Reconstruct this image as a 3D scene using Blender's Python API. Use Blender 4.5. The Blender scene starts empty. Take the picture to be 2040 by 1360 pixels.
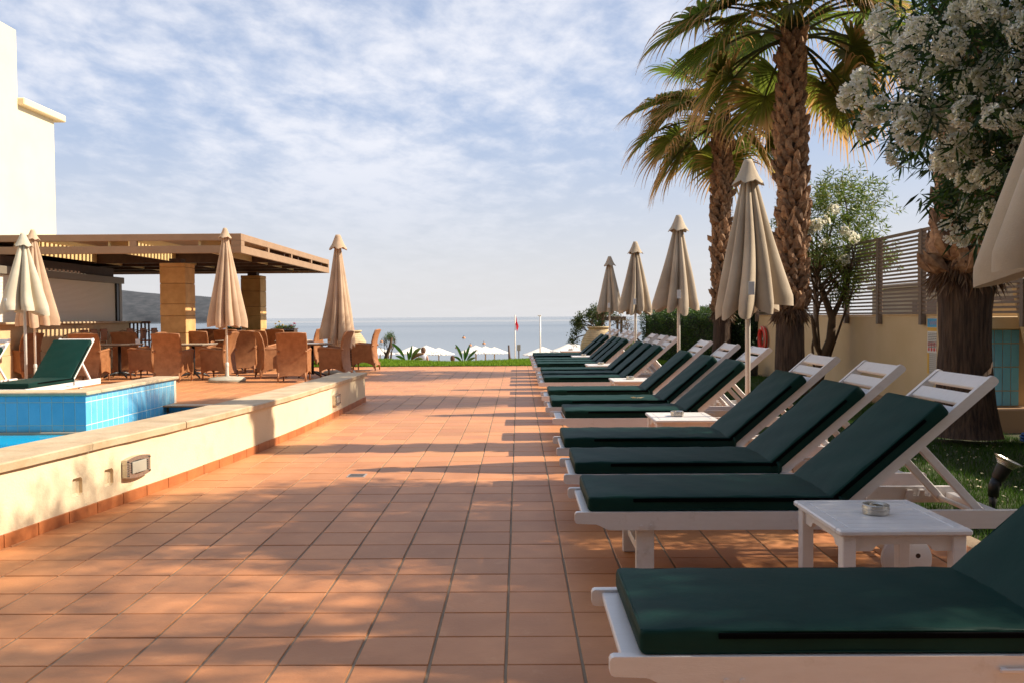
import bpy, bmesh, math, random
import numpy as np
from mathutils import Vector, Matrix, Euler
R = math.radians
sc = bpy.context.scene
col = sc.collection
rnd = random.Random(7)

# ------------------------------------------------------------ camera, sky, sun, exposure
FPX, CAMH = 1700.0, 1.30
PITCH, YAW, ROLL = math.atan(48.5 / FPX), math.atan(13 / FPX), R(.36)
fw = Vector((-math.sin(YAW) * math.cos(PITCH), math.cos(YAW) * math.cos(PITCH), -math.sin(PITCH)))
r0 = fw.cross(Vector((0, 0, 1))).normalized()
u0 = r0.cross(fw)
rt = r0 * math.cos(ROLL) - u0 * math.sin(ROLL)
up = rt.cross(fw)
cam = bpy.data.cameras.new('camera')
cam.lens, cam.sensor_width = 36 * FPX / 2040, 36
cam.clip_start, cam.clip_end = .05, 60000
cam.dof.use_dof = True
cam.dof.focus_distance = 6.0
cam.dof.aperture_fstop = 9.0
camo = bpy.data.objects.new('camera', cam)
col.objects.link(camo)
m3 = Matrix((rt, up, -fw)).transposed()
camo.matrix_world = Matrix.Translation((0, 0, CAMH)) @ m3.to_4x4()
sc.camera = camo

SUN_AZ, SUN_EL = 2.5, 38.0            # azimuth from +X towards +Y
sundir = Vector((math.cos(R(SUN_AZ)) * math.cos(R(SUN_EL)), math.sin(R(SUN_AZ)) * math.cos(R(SUN_EL)), math.sin(R(SUN_EL))))
sl = bpy.data.lights.new('sun', 'SUN')
sl.energy, sl.angle, sl.color = 5.0, R(.6), (1.0, .875, .70)
so = bpy.data.objects.new('sun', sl)
so.rotation_euler = sundir.to_track_quat('Z', 'Y').to_euler()
so.location = (20, 5, 20)
col.objects.link(so)

w = bpy.data.worlds.new('World')
sc.world = w
w.use_nodes = True
nt = w.node_tree
nt.nodes.clear()
N = lambda t, **k: _node(nt, t, **k)
def _node(tree, t, **k):
    n = tree.nodes.new(t)
    for a, v in k.items():
        if a.startswith('i_'):
            key = a[2:]
            key = int(key) if key.isdigit() else key.replace('_', ' ')
            n.inputs[key].default_value = v
        else:
            setattr(n, a, v)
    return n
L = lambda a, b: nt.links.new(a, b)
out = N('ShaderNodeOutputWorld')
bg = N('ShaderNodeBackground')
bg.inputs['Strength'].default_value = .090
sky = N('ShaderNodeTexSky', sky_type='NISHITA', sun_disc=False, sun_elevation=R(SUN_EL), sun_rotation=R(90 - SUN_AZ),
        altitude=0, air_density=1.0, dust_density=2.2, ozone_density=1.6)
tc = N('ShaderNodeTexCoord')
sep = N('ShaderNodeSeparateXYZ')
L(tc.outputs['Generated'], sep.inputs[0])
za = N('ShaderNodeMath', operation='ADD'); za.inputs[1].default_value = .16
mx0 = N('ShaderNodeMath', operation='MAXIMUM'); mx0.inputs[1].default_value = 0
L(sep.outputs['Z'], mx0.inputs[0]); L(mx0.outputs[0], za.inputs[0])
dx = N('ShaderNodeMath', operation='DIVIDE'); dy = N('ShaderNodeMath', operation='DIVIDE')
L(sep.outputs['X'], dx.inputs[0]); L(za.outputs[0], dx.inputs[1])
L(sep.outputs['Y'], dy.inputs[0]); L(za.outputs[0], dy.inputs[1])
cmb = N('ShaderNodeCombineXYZ')
L(dx.outputs[0], cmb.inputs[0]); L(dy.outputs[0], cmb.inputs[1])
n1 = N('ShaderNodeTexNoise', i_Scale=.55, i_Detail=2.0, i_Roughness=.45, i_Distortion=.3)
n2 = N('ShaderNodeTexNoise', i_Scale=6.5, i_Detail=10.0, i_Roughness=.6, i_Distortion=.15)
mp = N('ShaderNodeMapping'); mp.inputs['Location'].default_value = (1.45, .35, 0); mp.inputs['Rotation'].default_value = (0, 0, R(18)); mp.inputs['Scale'].default_value = (1.0, .75, 1)
L(cmb.outputs[0], mp.inputs[0]); L(mp.outputs[0], n1.inputs['Vector'])
mp2 = N('ShaderNodeMapping'); mp2.inputs['Rotation'].default_value = (0, 0, R(-35)); mp2.inputs['Scale'].default_value = (1.0, .75, 1)
L(cmb.outputs[0], mp2.inputs[0]); L(mp2.outputs[0], n2.inputs['Vector'])
sm = N('ShaderNodeMath', operation='MULTIPLY_ADD'); sm.inputs[1].default_value = .8
s2 = N('ShaderNodeMath', operation='MULTIPLY'); s2.inputs[1].default_value = .42
L(n2.outputs['Fac'], s2.inputs[0]); L(n1.outputs['Fac'], sm.inputs[0]); L(s2.outputs[0], sm.inputs[2])
ramp = N('ShaderNodeMapRange', interpolation_type='SMOOTHSTEP')
ramp.inputs['From Min'].default_value = .52; ramp.inputs['From Max'].default_value = .74
ramp.inputs['To Min'].default_value = .0; ramp.inputs['To Max'].default_value = .85
L(sm.outputs[0], ramp.inputs['Value'])
# thin veil that thickens towards the horizon all the way round
veil = N('ShaderNodeMapRange'); veil.inputs['From Min'].default_value = 0.0; veil.inputs['From Max'].default_value = .34
veil.inputs['To Min'].default_value = .9; veil.inputs['To Max'].default_value = .6
L(mx0.outputs[0], veil.inputs['Value'])
mxv = N('ShaderNodeMixRGB')
vcol = N('ShaderNodeMixRGB'); vcol.inputs['Color1'].default_value = (5.55, 5.5, 5.6, 1); vcol.inputs['Color2'].default_value = (3.3, 4.1, 5.7, 1)
vf = N('ShaderNodeMapRange', interpolation_type='SMOOTHSTEP'); vf.inputs['From Min'].default_value = 0.0; vf.inputs['From Max'].default_value = .26
L(mx0.outputs[0], vf.inputs['Value']); L(vf.outputs[0], vcol.inputs['Fac']); L(vcol.outputs[0], mxv.inputs['Color2'])
skc = N('ShaderNodeMixRGB', blend_type='MULTIPLY'); skc.inputs['Fac'].default_value = 1; skc.inputs['Color2'].default_value = (1.0, .96, 1.0, 1)
L(sky.outputs[0], skc.inputs['Color1'])
L(veil.outputs[0], mxv.inputs['Fac']); L(skc.outputs[0], mxv.inputs['Color1'])
mxc = N('ShaderNodeMixRGB'); mxc.inputs['Color2'].default_value = (6.6, 6.6, 6.95, 1)
cl_e = N('ShaderNodeMapRange', interpolation_type='SMOOTHSTEP'); cl_e.inputs['From Min'].default_value = .03; cl_e.inputs['From Max'].default_value = .24
cl_e.inputs['To Min'].default_value = .12; cl_e.inputs['To Max'].default_value = 1
L(mx0.outputs[0], cl_e.inputs['Value'])
clm = N('ShaderNodeMath', operation='MULTIPLY'); L(ramp.outputs[0], clm.inputs[0]); L(cl_e.outputs[0], clm.inputs[1])
L(clm.outputs[0], mxc.inputs['Fac']); L(mxv.outputs[0], mxc.inputs['Color1'])
L(mxc.outputs[0], bg.inputs['Color']); L(bg.outputs[0], out.inputs[0])

sc.view_settings.view_transform = 'Standard'
sc.view_settings.look = 'None'
sc.view_settings.exposure = 0.74
sc.view_settings.gamma = 1
sc.view_settings.use_curve_mapping = False
sc.render.engine = 'CYCLES'
sc.cycles.use_denoising = True
sc.cycles.max_bounces = 8
sc.cycles.transparent_max_bounces = 8

# ------------------------------------------------------------ helpers
def at(px, py, Y):
    """point of the place seen at photo pixel (px, py), lying Y metres in front of the camera"""
    d = fw * FPX + rt * (px - 1020) - up * (py - 680)
    t = Y / d.y
    return Vector((0, 0, CAMH)) + d * t
def xat(px, Y, py=700): return at(px, py, Y).x

_mats = {}
def mat(name, c, rough=.6, c2=None, nscale=4, bump=0, bscale=30, metal=0, trans=0, attr=None, objrand=0, spec=.5, coat=0, detail=4, stretch=None, wave=None, contrast=(.35, .65), sheen=0, spots=None, bdist=.01):
    if name in _mats: return _mats[name]
    m = bpy.data.materials.new(name); m.use_nodes = True
    t = m.node_tree; t.nodes.clear()
    o = _node(t, 'ShaderNodeOutputMaterial'); b = _node(t, 'ShaderNodeBsdfPrincipled')
    b.inputs['Roughness'].default_value = rough; b.inputs['Metallic'].default_value = metal
    b.inputs['Specular IOR Level'].default_value = spec
    if coat: b.inputs['Coat Weight'].default_value = coat; b.inputs['Coat Roughness'].default_value = .15
    if sheen: b.inputs['Sheen Weight'].default_value = sheen
    lk = t.links.new
    co = _node(t, 'ShaderNodeNewGeometry').outputs['Position']; pos = co
    if stretch:
        mpn = _node(t, 'ShaderNodeMapping'); mpn.inputs['Scale'].default_value = stretch
        lk(co, mpn.inputs[0]); co = mpn.outputs[0]
    cur = None
    base = _node(t, 'ShaderNodeRGB'); base.outputs[0].default_value = (*c, 1); cur = base.outputs[0]
    if attr:
        a = _node(t, 'ShaderNodeAttribute', attribute_name=attr); cur = a.outputs['Color']
    if c2 is not None:
        n = _node(t, 'ShaderNodeTexNoise', i_Scale=nscale, i_Detail=detail, i_Roughness=.6); lk(co, n.inputs['Vector'])
        mr = _node(t, 'ShaderNodeMapRange'); mr.inputs[1].default_value, mr.inputs[2].default_value = contrast
        lk(n.outputs['Fac'], mr.inputs[0])
        mx = _node(t, 'ShaderNodeMixRGB'); mx.inputs['Color2'].default_value = (*c2, 1)
        lk(mr.outputs[0], mx.inputs['Fac']); lk(cur, mx.inputs['Color1']); cur = mx.outputs[0]
    for sc_, lo, hi, sc_c, amt in (spots or ()):
        n = _node(t, 'ShaderNodeTexNoise', i_Scale=sc_, i_Detail=5.0, i_Roughness=.65); lk(pos, n.inputs['Vector'])
        mr = _node(t, 'ShaderNodeMapRange'); mr.inputs[1].default_value = lo; mr.inputs[2].default_value = hi; mr.inputs[4].default_value = amt
        lk(n.outputs['Fac'], mr.inputs[0])
        mx = _node(t, 'ShaderNodeMixRGB'); mx.inputs['Color2'].default_value = (*sc_c, 1)
        lk(mr.outputs[0], mx.inputs['Fac']); lk(cur, mx.inputs['Color1']); cur = mx.outputs[0]
    if objrand:
        oi = _node(t, 'ShaderNodeObjectInfo')
        mr = _node(t, 'ShaderNodeMapRange'); mr.inputs[3].default_value = 1 - objrand; mr.inputs[4].default_value = 1 + objrand
        lk(oi.outputs['Random'], mr.inputs[0])
        hs = _node(t, 'ShaderNodeHueSaturation'); lk(mr.outputs[0], hs.inputs['Value']); lk(cur, hs.inputs['Color']); cur = hs.outputs[0]
    lk(cur, b.inputs['Base Color'])
    if bump:
        if wave:
            n = _node(t, 'ShaderNodeTexWave', wave_type='BANDS', bands_direction=wave, i_Scale=bscale, i_Distortion=.6); h = n.outputs['Fac']
        else:
            n = _node(t, 'ShaderNodeTexNoise', i_Scale=bscale, i_Detail=5.0, i_Roughness=.6); h = n.outputs['Fac']
        lk(co, n.inputs['Vector'])
        bp = _node(t, 'ShaderNodeBump'); bp.inputs['Strength'].default_value = min(1, bump); bp.inputs['Distance'].default_value = bdist
        lk(h, bp.inputs['Height']); lk(bp.outputs[0], b.inputs['Normal'])
    if trans:
        tr = _node(t, 'ShaderNodeBsdfTranslucent'); lk(cur, tr.inputs['Color'])
        ms = _node(t, 'ShaderNodeMixShader'); ms.inputs[0].default_value = trans
        lk(b.outputs[0], ms.inputs[1]); lk(tr.outputs[0], ms.inputs[2]); lk(ms.outputs[0], o.inputs[0])
    else: lk(b.outputs[0], o.inputs[0])
    _mats[name] = m
    return m

class MB:
    def __init__(s): s.v = []; s.f = []; s.c = None
    def add(s, vs, fs, M=None):
        k = len(s.v)
        if M is not None: vs = [M @ Vector(p) for p in vs]
        s.v += [tuple(p) for p in vs]; s.f += [tuple(i + k for i in f) for f in fs]; return s
    def box(s, x0, x1, y0, y1, z0, z1, c=0, M=None):
        if c <= 0:
            vs = [(x, y, z) for x in (x0, x1) for y in (y0, y1) for z in (z0, z1)]
            return s.add(vs, [(0, 1, 3, 2), (4, 6, 7, 5), (0, 4, 5, 1), (2, 3, 7, 6), (0, 2, 6, 4), (1, 5, 7, 3)], M)
        X, Y, Z = (x0, x1), (y0, y1), (z0, z1); vs = []; idx = {}
        for i in (0, 1):
            for j in (0, 1):
                for k in (0, 1):
                    sx, sy, sz = (1 - 2 * i) * c, (1 - 2 * j) * c, (1 - 2 * k) * c
                    for a, p in enumerate(((X[i], Y[j] + sy, Z[k] + sz), (X[i] + sx, Y[j], Z[k] + sz), (X[i] + sx, Y[j] + sy, Z[k]))):
                        idx[i, j, k, a] = len(vs); vs.append(p)
        g = lambda *t: tuple(idx[q] for q in t); fs = []
        for i in (0, 1):
            f = [(i, 0, 0, 0), (i, 0, 1, 0), (i, 1, 1, 0), (i, 1, 0, 0)]; fs.append(g(*(f if i == 0 else f[::-1])))
            f = [(0, i, 0, 1), (1, i, 0, 1), (1, i, 1, 1), (0, i, 1, 1)]; fs.append(g(*(f if i == 0 else f[::-1])))
            f = [(0, 0, i, 2), (0, 1, i, 2), (1, 1, i, 2), (1, 0, i, 2)]; fs.append(g(*(f if i == 0 else f[::-1])))
        for i in (0, 1):
            for j in (0, 1):
                e = (i ^ j)
                for F in ([(i, j, 0, 0), (i, j, 0, 1), (i, j, 1, 1), (i, j, 1, 0)],): fs.append(g(*(F if not e else F[::-1])))
                for F in ([(i, 0, j, 0), (i, 1, j, 0), (i, 1, j, 2), (i, 0, j, 2)],): fs.append(g(*(F if not e else F[::-1])))
                for F in ([(0, i, j, 1), (0, i, j, 2), (1, i, j, 2), (1, i, j, 1)],): fs.append(g(*(F if not e else F[::-1])))
        for i in (0, 1):
            for j in (0, 1):
                for k in (0, 1):
                    F = [(i, j, k, 0), (i, j, k, 1), (i, j, k, 2)]; fs.append(g(*(F if (i ^ j ^ k) else F[::-1])))
        return s.add(vs, fs, M)
    def prism(s, pts, a, b, axis='y', M=None):
        """polygon in the other two axes, extruded from a to b along axis"""
        n = len(pts)
        mk = {'y': lambda p, t: (p[0], t, p[1]), 'x': lambda p, t: (t, p[0], p[1]), 'z': lambda p, t: (p[0], p[1], t)}[axis]
        vs = [mk(p, a) for p in pts] + [mk(p, b) for p in pts]
        return s.add(vs, [tuple(range(n)), tuple(range(2 * n - 1, n - 1, -1))] + [(i, i + n, (i + 1) % n + n, (i + 1) % n) for i in range(n)], M)
    def tube(s, path, rad, n=8, cap=True, M=None):
        P = [Vector(p) for p in path]; m = len(P)
        rad = rad if hasattr(rad, '__len__') else [rad] * m
        vs = []; prev = None
        for i in range(m):
            d = (P[min(i + 1, m - 1)] - P[max(i - 1, 0)]).normalized()
            a = prev if prev is not None else (Vector((0, 0, 1)) if abs(d.z) < .9 else Vector((1, 0, 0)))
            a = (a - d * a.dot(d)).normalized(); prev = a; b = d.cross(a)
            vs += [P[i] + (a * math.cos(2 * math.pi * k / n) + b * math.sin(2 * math.pi * k / n)) * rad[i] for k in range(n)]
        fs = [(i * n + k, i * n + (k + 1) % n, (i + 1) * n + (k + 1) % n, (i + 1) * n + k) for i in range(m - 1) for k in range(n)]
        if cap: fs += [tuple(range(n - 1, -1, -1)), tuple(range((m - 1) * n, m * n))]
        return s.add(vs, fs, M)
    def lathe(s, prof, n=24, M=None, cap=True):
        vs = [(r * math.cos(2 * math.pi * k / n), r * math.sin(2 * math.pi * k / n), z) for r, z in prof for k in range(n)]
        m = len(prof)
        fs = [(i * n + k, i * n + (k + 1) % n, (i + 1) * n + (k + 1) % n, (i + 1) * n + k) for i in range(m - 1) for k in range(n)]
        if cap: fs += [tuple(range(n - 1, -1, -1)), tuple(range((m - 1) * n, m * n))]
        return s.add(vs, fs, M)
    def mesh(s, name, m, smooth=False):
        me = bpy.data.meshes.new(name); me.from_pydata(s.v, [], s.f)
        me.materials.append(m)
        if smooth: me.polygons.foreach_set('use_smooth', [True] * len(me.polygons))
        me.update()
        if s.c is not None:
            ca = me.color_attributes.new('tint', 'FLOAT_COLOR', 'POINT')
            ca.data.foreach_set('color', np.array(s.c, dtype=np.float32).ravel())
        return me
    def build(s, name, m, parent=None, smooth=False, **k):
        return link(name, s.mesh(name, m, smooth), parent, **k)

def autosmooth(o, ang=40):
    me = o.data
    me.polygons.foreach_set('use_smooth', [True] * len(me.polygons))
    bm = bmesh.new(); bm.from_mesh(me)
    for e in bm.edges:
        if len(e.link_faces) == 2 and e.calc_face_angle(0) > R(ang): e.smooth = False
    bm.to_mesh(me); bm.free()
    return o
def link(name, me, parent=None, label=None, kind=None, M=None):
    o = bpy.data.objects.new(name, me); col.objects.link(o)
    if parent is not None: o.parent = parent
    if M is not None: o.matrix_local = M
    if label: o['label'] = label
    if kind: o['kind'] = kind
    return o
def tag(o, label=None, cat=None, group=None, kind=None):
    if label: o['label'] = label
    if cat: o['category'] = cat
    if group: o['group'] = group
    if kind: o['kind'] = kind
    return o
def thing(name, label, cat, loc=(0, 0, 0), rz=0, group=None):
    o = bpy.data.objects.new(name, None); o.empty_display_size = .1
    o.location = loc; o.rotation_euler = (0, 0, rz); col.objects.link(o)
    return tag(o, label, cat, group)
def copy_tree(o, parent=None):
    c = o.copy(); col.objects.link(c)
    if parent is not None: c.parent = parent
    for ch in [x for x in o.children]: copy_tree(ch, c)
    return c
def place(proto, first, loc, rz, label, group):
    o = proto if first else copy_tree(proto)
    o.location = loc; o.rotation_euler = (0, 0, rz)
    return tag(o, label, None, group)
def mesh_np(name, V, F, m, tint=None, smooth=False):
    me = bpy.data.meshes.new(name)
    me.vertices.add(len(V)); me.vertices.foreach_set('co', np.asarray(V, np.float32).ravel())
    k = F.shape[1]
    me.loops.add(F.size); me.loops.foreach_set('vertex_index', F.astype(np.int32).ravel())
    me.polygons.add(len(F)); me.polygons.foreach_set('loop_start', np.arange(0, F.size, k, dtype=np.int32))
    me.update(calc_edges=True); me.materials.append(m)
    if smooth: me.polygons.foreach_set('use_smooth', np.ones(len(F), bool))
    if tint is not None:
        ca = me.color_attributes.new('tint', 'FLOAT_COLOR', 'POINT')
        ca.data.foreach_set('color', np.concatenate([tint, np.ones((len(tint), 1))], 1).astype(np.float32).ravel())
    me.update()
    return me

# ------------------------------------------------------------ materials
TERRA = mat('terracotta', (.56, .24, .098), .5, (.43, .17, .062), 2.6, .15, 60, objrand=.11, contrast=(.3, .75), spec=.4, spots=[(.7, .5, .75, (.30, .12, .05), .45), (38, .70, .76, (.10, .04, .02), .8), (55, .73, .78, (.75, .6, .45), .8), (7, .6, .8, (.68, .36, .18), .5)])
TERRA_A = mat('terracotta_tint', (.5, .22, .1), .5, None, attr='tint', bump=.15, bscale=60, spec=.4, spots=[(.7, .5, .75, (.30, .12, .05), .45), (7, .6, .8, (.68, .36, .18), .5)])
GROUT = mat('grout', (.22, .155, .10), .9, (.32, .24, .16), 3, .3, 80)
SKIRT = mat('skirting_tile', (.46, .155, .05), .5, (.36, .11, .035), 6, .15, 50, objrand=.08)
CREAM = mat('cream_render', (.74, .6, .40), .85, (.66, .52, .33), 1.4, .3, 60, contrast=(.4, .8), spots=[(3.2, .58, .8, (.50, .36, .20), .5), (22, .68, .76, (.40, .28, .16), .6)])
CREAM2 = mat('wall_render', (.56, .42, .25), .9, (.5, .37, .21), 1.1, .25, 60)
STONE = mat('coping_stone', (.56, .43, .28), .7, (.44, .32, .19), 5, .5, 26, objrand=.06, spots=[(2.0, .52, .75, (.34, .26, .18), .6), (30, .64, .74, (.22, .17, .12), .6)])
WHITEW = mat('white_painted_wood', (.74, .70, .68), .32, (.68, .63, .6), 5, .12, 30, stretch=(2, 9, 9), contrast=(.4, .9), spots=[(9, .60, .74, (.50, .44, .38), .55), (60, .70, .76, (.28, .22, .17), .7)])
GREEN = mat('green_canvas', (.003, .0245, .0195), .6, (.0042, .032, .0255), 3, .35, 7, spec=.12, spots=[(2.2, .5, .8, (.012, .036, .031), .6), (26, .66, .78, (.03, .05, .045), .5)])
ZIP = mat('black_zip', (.0015, .0015, .002), .9, spec=.05, c2= None, bump=.4, bscale=300)
CANVAS = mat('beige_canvas', (.50, .415, .315), .9, (.40, .32, .235), 2.5, .25, 120, trans=.08)
CANVAS_O = mat('peach_canvas', (.62, .455, .315), .9, (.51, .36, .24), 2.5, .25, 120, trans=.2)
CANVAS_W = mat('cream_canvas', (.66, .59, .46), .9, (.55, .48, .36), 2.5, .25, 120, trans=.16)
POLE = mat('white_pole', (.68, .64, .58), .35)
STEEL = mat('brushed_steel', (.62, .58, .52), .26, (.45, .42, .37), 20, .2, 60, metal=.85, stretch=(1, 1, 12))
DKMETAL = mat('black_metal', (.012, .012, .014), .4)
RATTAN = mat('rattan', (.33, .138, .052), .62, (.24, .092, .03), 9, .3, 70, objrand=.12)
CONC = mat('concrete', (.42, .39, .31), .85, (.34, .31, .24), 8, .4, 40)
PERG = mat('pergola_paint', (.34, .215, .125), .6, (.30, .185, .105), 3, .1, 40)
DKWOOD = mat('dark_wood', (.075, .036, .018), .6, (.05, .022, .012), 8, .3, 40)
SAND = mat('limestone_block', (.64, .38, .15), .8, (.50, .28, .10), 3.5, .5, 20, objrand=.06)
SHUT = mat('shutter', (.84, .79, .70), .5)
BLUE_T = mat('blue_tile', (.15, .46, .66), .2, (.125, .42, .61), 7, .05, 30, objrand=.06, spec=.5)
BLUE_G = mat('tile_grout', (.68, .64, .52), .85)
WATER = mat('pool_water', (.0, .40, .72), .12, None, bump=.10, bscale=3.0, spec=.5)
FENCE = mat('fence_paint', (.165, .115, .08), .5, (.16, .12, .09), 5, .1, 30)
BARK = mat('palm_bark', (.115, .068, .042), .95, (.03, .016, .01), 9, 1, 16, stretch=(4, 4, .3), contrast=(.35, .65), bdist=.04)
BOOT = mat('palm_boot', (.34, .20, .105), .85, (.14, .062, .028), 18, .7, 40, objrand=.45, contrast=(.3, .7))
LEAF = mat('leaf', (.05, .1, .02), .45, None, attr='tint', trans=.32, spec=.35)
PALMLEAF = mat('palm_leaf', (.05, .1, .02), .45, None, attr='tint', trans=.6, spec=.35)
PETAL = mat('white_petal', (.80, .77, .66), .6, None, attr='tint', trans=.68)
TWIG = mat('twig_bark', (.11, .065, .035), .9, (.07, .04, .02), 10, .6, 30)
GRASS = mat('grass', (.06, .13, .015), .6, None, attr='tint', trans=.35, spec=.2)
SOIL = mat('lawn_soil', (.035, .055, .012), .95, (.05, .045, .02), 5, .6, 30)

def struct(o): o['kind'] = 'structure'; return o

# ------------------------------------------------------------ ground, sea, headland
gy = [-14, 2, 22, 27.6, 30, 34, 46, 60, 86, 120]
gz = [-.6, -.6, -.6, -.42, -.7, -1.1, -2.0, -3.1, -3.75, -6]
mb = MB()
for j, (y, z) in enumerate(zip(gy, gz)):
    for i in range(15): mb.v.append((-90 + 12 * i * 1.0, y, z + (.12 * math.sin(i * 1.7 + j) if y > 30 else 0)))
for j in range(len(gy) - 1):
    for i in range(14): mb.f.append((j * 15 + i, j * 15 + i + 1, (j + 1) * 15 + i + 1, (j + 1) * 15 + i))
sandm = mat('beach_sand', (.42, .35, .25), .95, (.34, .28, .2), 1.2, .5, 8)
struct(mb.build('ground', sandm, smooth=True))

seam = bpy.data.materials.new('sea_water'); seam.use_nodes = True
t = seam.node_tree; b = t.nodes['Principled BSDF']; b.inputs['Roughness'].default_value = .1
b.inputs['Base Color'].default_value = (.12, .155, .185, 1); b.inputs['IOR'].default_value = 1.33
tcn = _node(t, 'ShaderNodeTexCoord'); mpn = _node(t, 'ShaderNodeMapping'); mpn.inputs['Scale'].default_value = (.25, 1.0, 1)
ns = _node(t, 'ShaderNodeTexNoise', i_Scale=.55, i_Detail=6.0, i_Roughness=.62)
bp = _node(t, 'ShaderNodeBump'); bp.inputs['Strength'].default_value = .10; bp.inputs['Distance'].default_value = .08
t.links.new(tcn.outputs['Object'], mpn.inputs[0]); t.links.new(mpn.outputs[0], ns.inputs['Vector'])
t.links.new(ns.outputs['Fac'], bp.inputs['Height']); t.links.new(bp.outputs[0], b.inputs['Normal'])
# wind-ruffled lanes: rougher, darker water in long bands across the bay
mp3 = _node(t, 'ShaderNodeMapping'); mp3.inputs['Scale'].default_value = (.00006, .0011, 1)
n3 = _node(t, 'ShaderNodeTexNoise', i_Scale=1.0, i_Detail=3.0); t.links.new(tcn.outputs['Object'], mp3.inputs[0]); t.links.new(mp3.outputs[0], n3.inputs['Vector'])
mr = _node(t, 'ShaderNodeMapRange'); mr.inputs[1].default_value = .42; mr.inputs[2].default_value = .6; mr.inputs[3].default_value = .06; mr.inputs[4].default_value = .28
t.links.new(n3.outputs['Fac'], mr.inputs[0]); t.links.new(mr.outputs[0], b.inputs['Roughness'])
mb = MB(); ys = [70, 120, 250, 600, 2000, 8000, 40000]
for y in ys:
    for x in (-1, -.3, 0, .3, 1): mb.v.append((x * (y * 1.2 + 300), y, -4.0))
for j in range(len(ys) - 1):
    for i in range(4): mb.f.append((j * 5 + i, j * 5 + i + 1, (j + 1) * 5 + i + 1, (j + 1) * 5 + i))
struct(mb.build('sea', seam))

hm = mat('headland_hazed_scrub', (.052, .054, .060), .95, (.026, .031, .036), .07, .0, contrast=(.38, .6), detail=8)  # scrub colour with the blue-grey of distance haze mixed in
prof = [(-40, 560), (60, 562), (160, 570), (258, 580), (330, 587), (400, 590), (440, 594), (462, 603), (478, 616), (484, 630), (486, 636)]
mb = MB(); HY = 1500.; nr = 14; cols = 90
from math import sin
def hy(px):
    for (a, ya), (b2, yb) in zip(prof, prof[1:]):
        if a <= px <= b2: return ya + (yb - ya) * (px - a) / (b2 - a)
    return 636
for i in range(cols):
    px = -40 + 526 * i / (cols - 1)
    top = at(px, hy(px), HY + 250)
    for j in range(nr):
        f = j / (nr - 1)
        yy = HY + 250 * f + 7 * sin(i * .37 + j) * (1 - f)
        zz = -4.5 + (top.z + 4.5) * (f ** .75) + 1.0 * sin(i * 1.3 + j * 2.1) * f * (1 - f) * 4
        mb.v.append((top.x * yy / (HY + 250) + 2 * sin(j * 1.7 + i * .6), yy, zz))
    mb.v.append((top.x * (HY + 700) / (HY + 250), HY + 700, -5))
nr += 1
for i in range(cols - 1):
    for j in range(nr - 1): mb.f.append((i * nr + j, (i + 1) * nr + j, (i + 1) * nr + j + 1, i * nr + j + 1))
struct(mb.build('headland', hm, smooth=True))

# ------------------------------------------------------------ paving
TX, TY, OX, OY = .287, .283, -.0535, 3.446
wall_base = [(1.0, -3.62), (2.2, -3.40), (3.5, -3.18), (4.2, -3.06), (4.88, -2.956), (5.47, -2.881), (6.0, -2.805), (6.56, -2.722), (7.13, -2.66), (7.7, -2.6), (8.3, -2.545), (9.5, -2.47), (10.7, -2.432), (12, -2.412), (13.3, -2.4)]
def wx(y):
    if y <= wall_base[0][0]: return wall_base[0][1]
    for (a, xa), (b2, xb) in zip(wall_base, wall_base[1:]):
        if a <= y <= b2: return xa + (xb - xa) * (y - a) / (b2 - a)
    return wall_base[-1][1]
POOL_Y, BLK_X, BLK_Y0 = 12.92, -5.36, 10.5
def in_pool(x, y):
    if y < BLK_Y0 + .05: return x < wx(y) - .2
    if y < POOL_Y: return BLK_X - .02 < x < wx(y) - .2 or (x <= BLK_X and y < BLK_Y0 + .2)
    return False
tiles = []
for iy in range(-8, 69):
    y0 = OY + iy * TY; yc = y0 + TY / 2
    for ix in range(-62, 10):
        x0 = OX + ix * TX; xc = x0 + TX / 2
        if xc > 2.62 or in_pool(xc, yc): continue
        p = Vector((xc, yc, 0)) - Vector((0, 0, CAMH))
        Zd = p.dot(fw)
        vis = Zd > .5 and abs(p.dot(rt) / Zd * FPX) < 1090 and abs(p.dot(up) / Zd * FPX) < 760
        hid = xc > .75 and yc < 5.6      # under the nearest loungers
        tiles.append((Zd if vis else 99, x0, y0, hid))
tiles.sort(key=lambda q: q[0] + (3 if q[3] else 0))
pav = struct(MB().box(-19, 2.66, POOL_Y, 22.72, -.3, -.005).box(-19, BLK_X - .1, BLK_Y0 + .16, POOL_Y - .001, -.3, -.005).build('terrace_paving', GROUT))
mb = MB(); pts = [(y, wx(y) - .25) for y in np.linspace(1.0, POOL_Y - .002, 24)]
for y, x in pts: mb.v += [(x, y, -.005), (2.66, y, -.005)]
for i in range(len(pts) - 1): mb.f.append((2 * i, 2 * i + 1, 2 * i + 3, 2 * i + 2))
mb.build('grout_bed', GROUT, pav)
g = .0055
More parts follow.
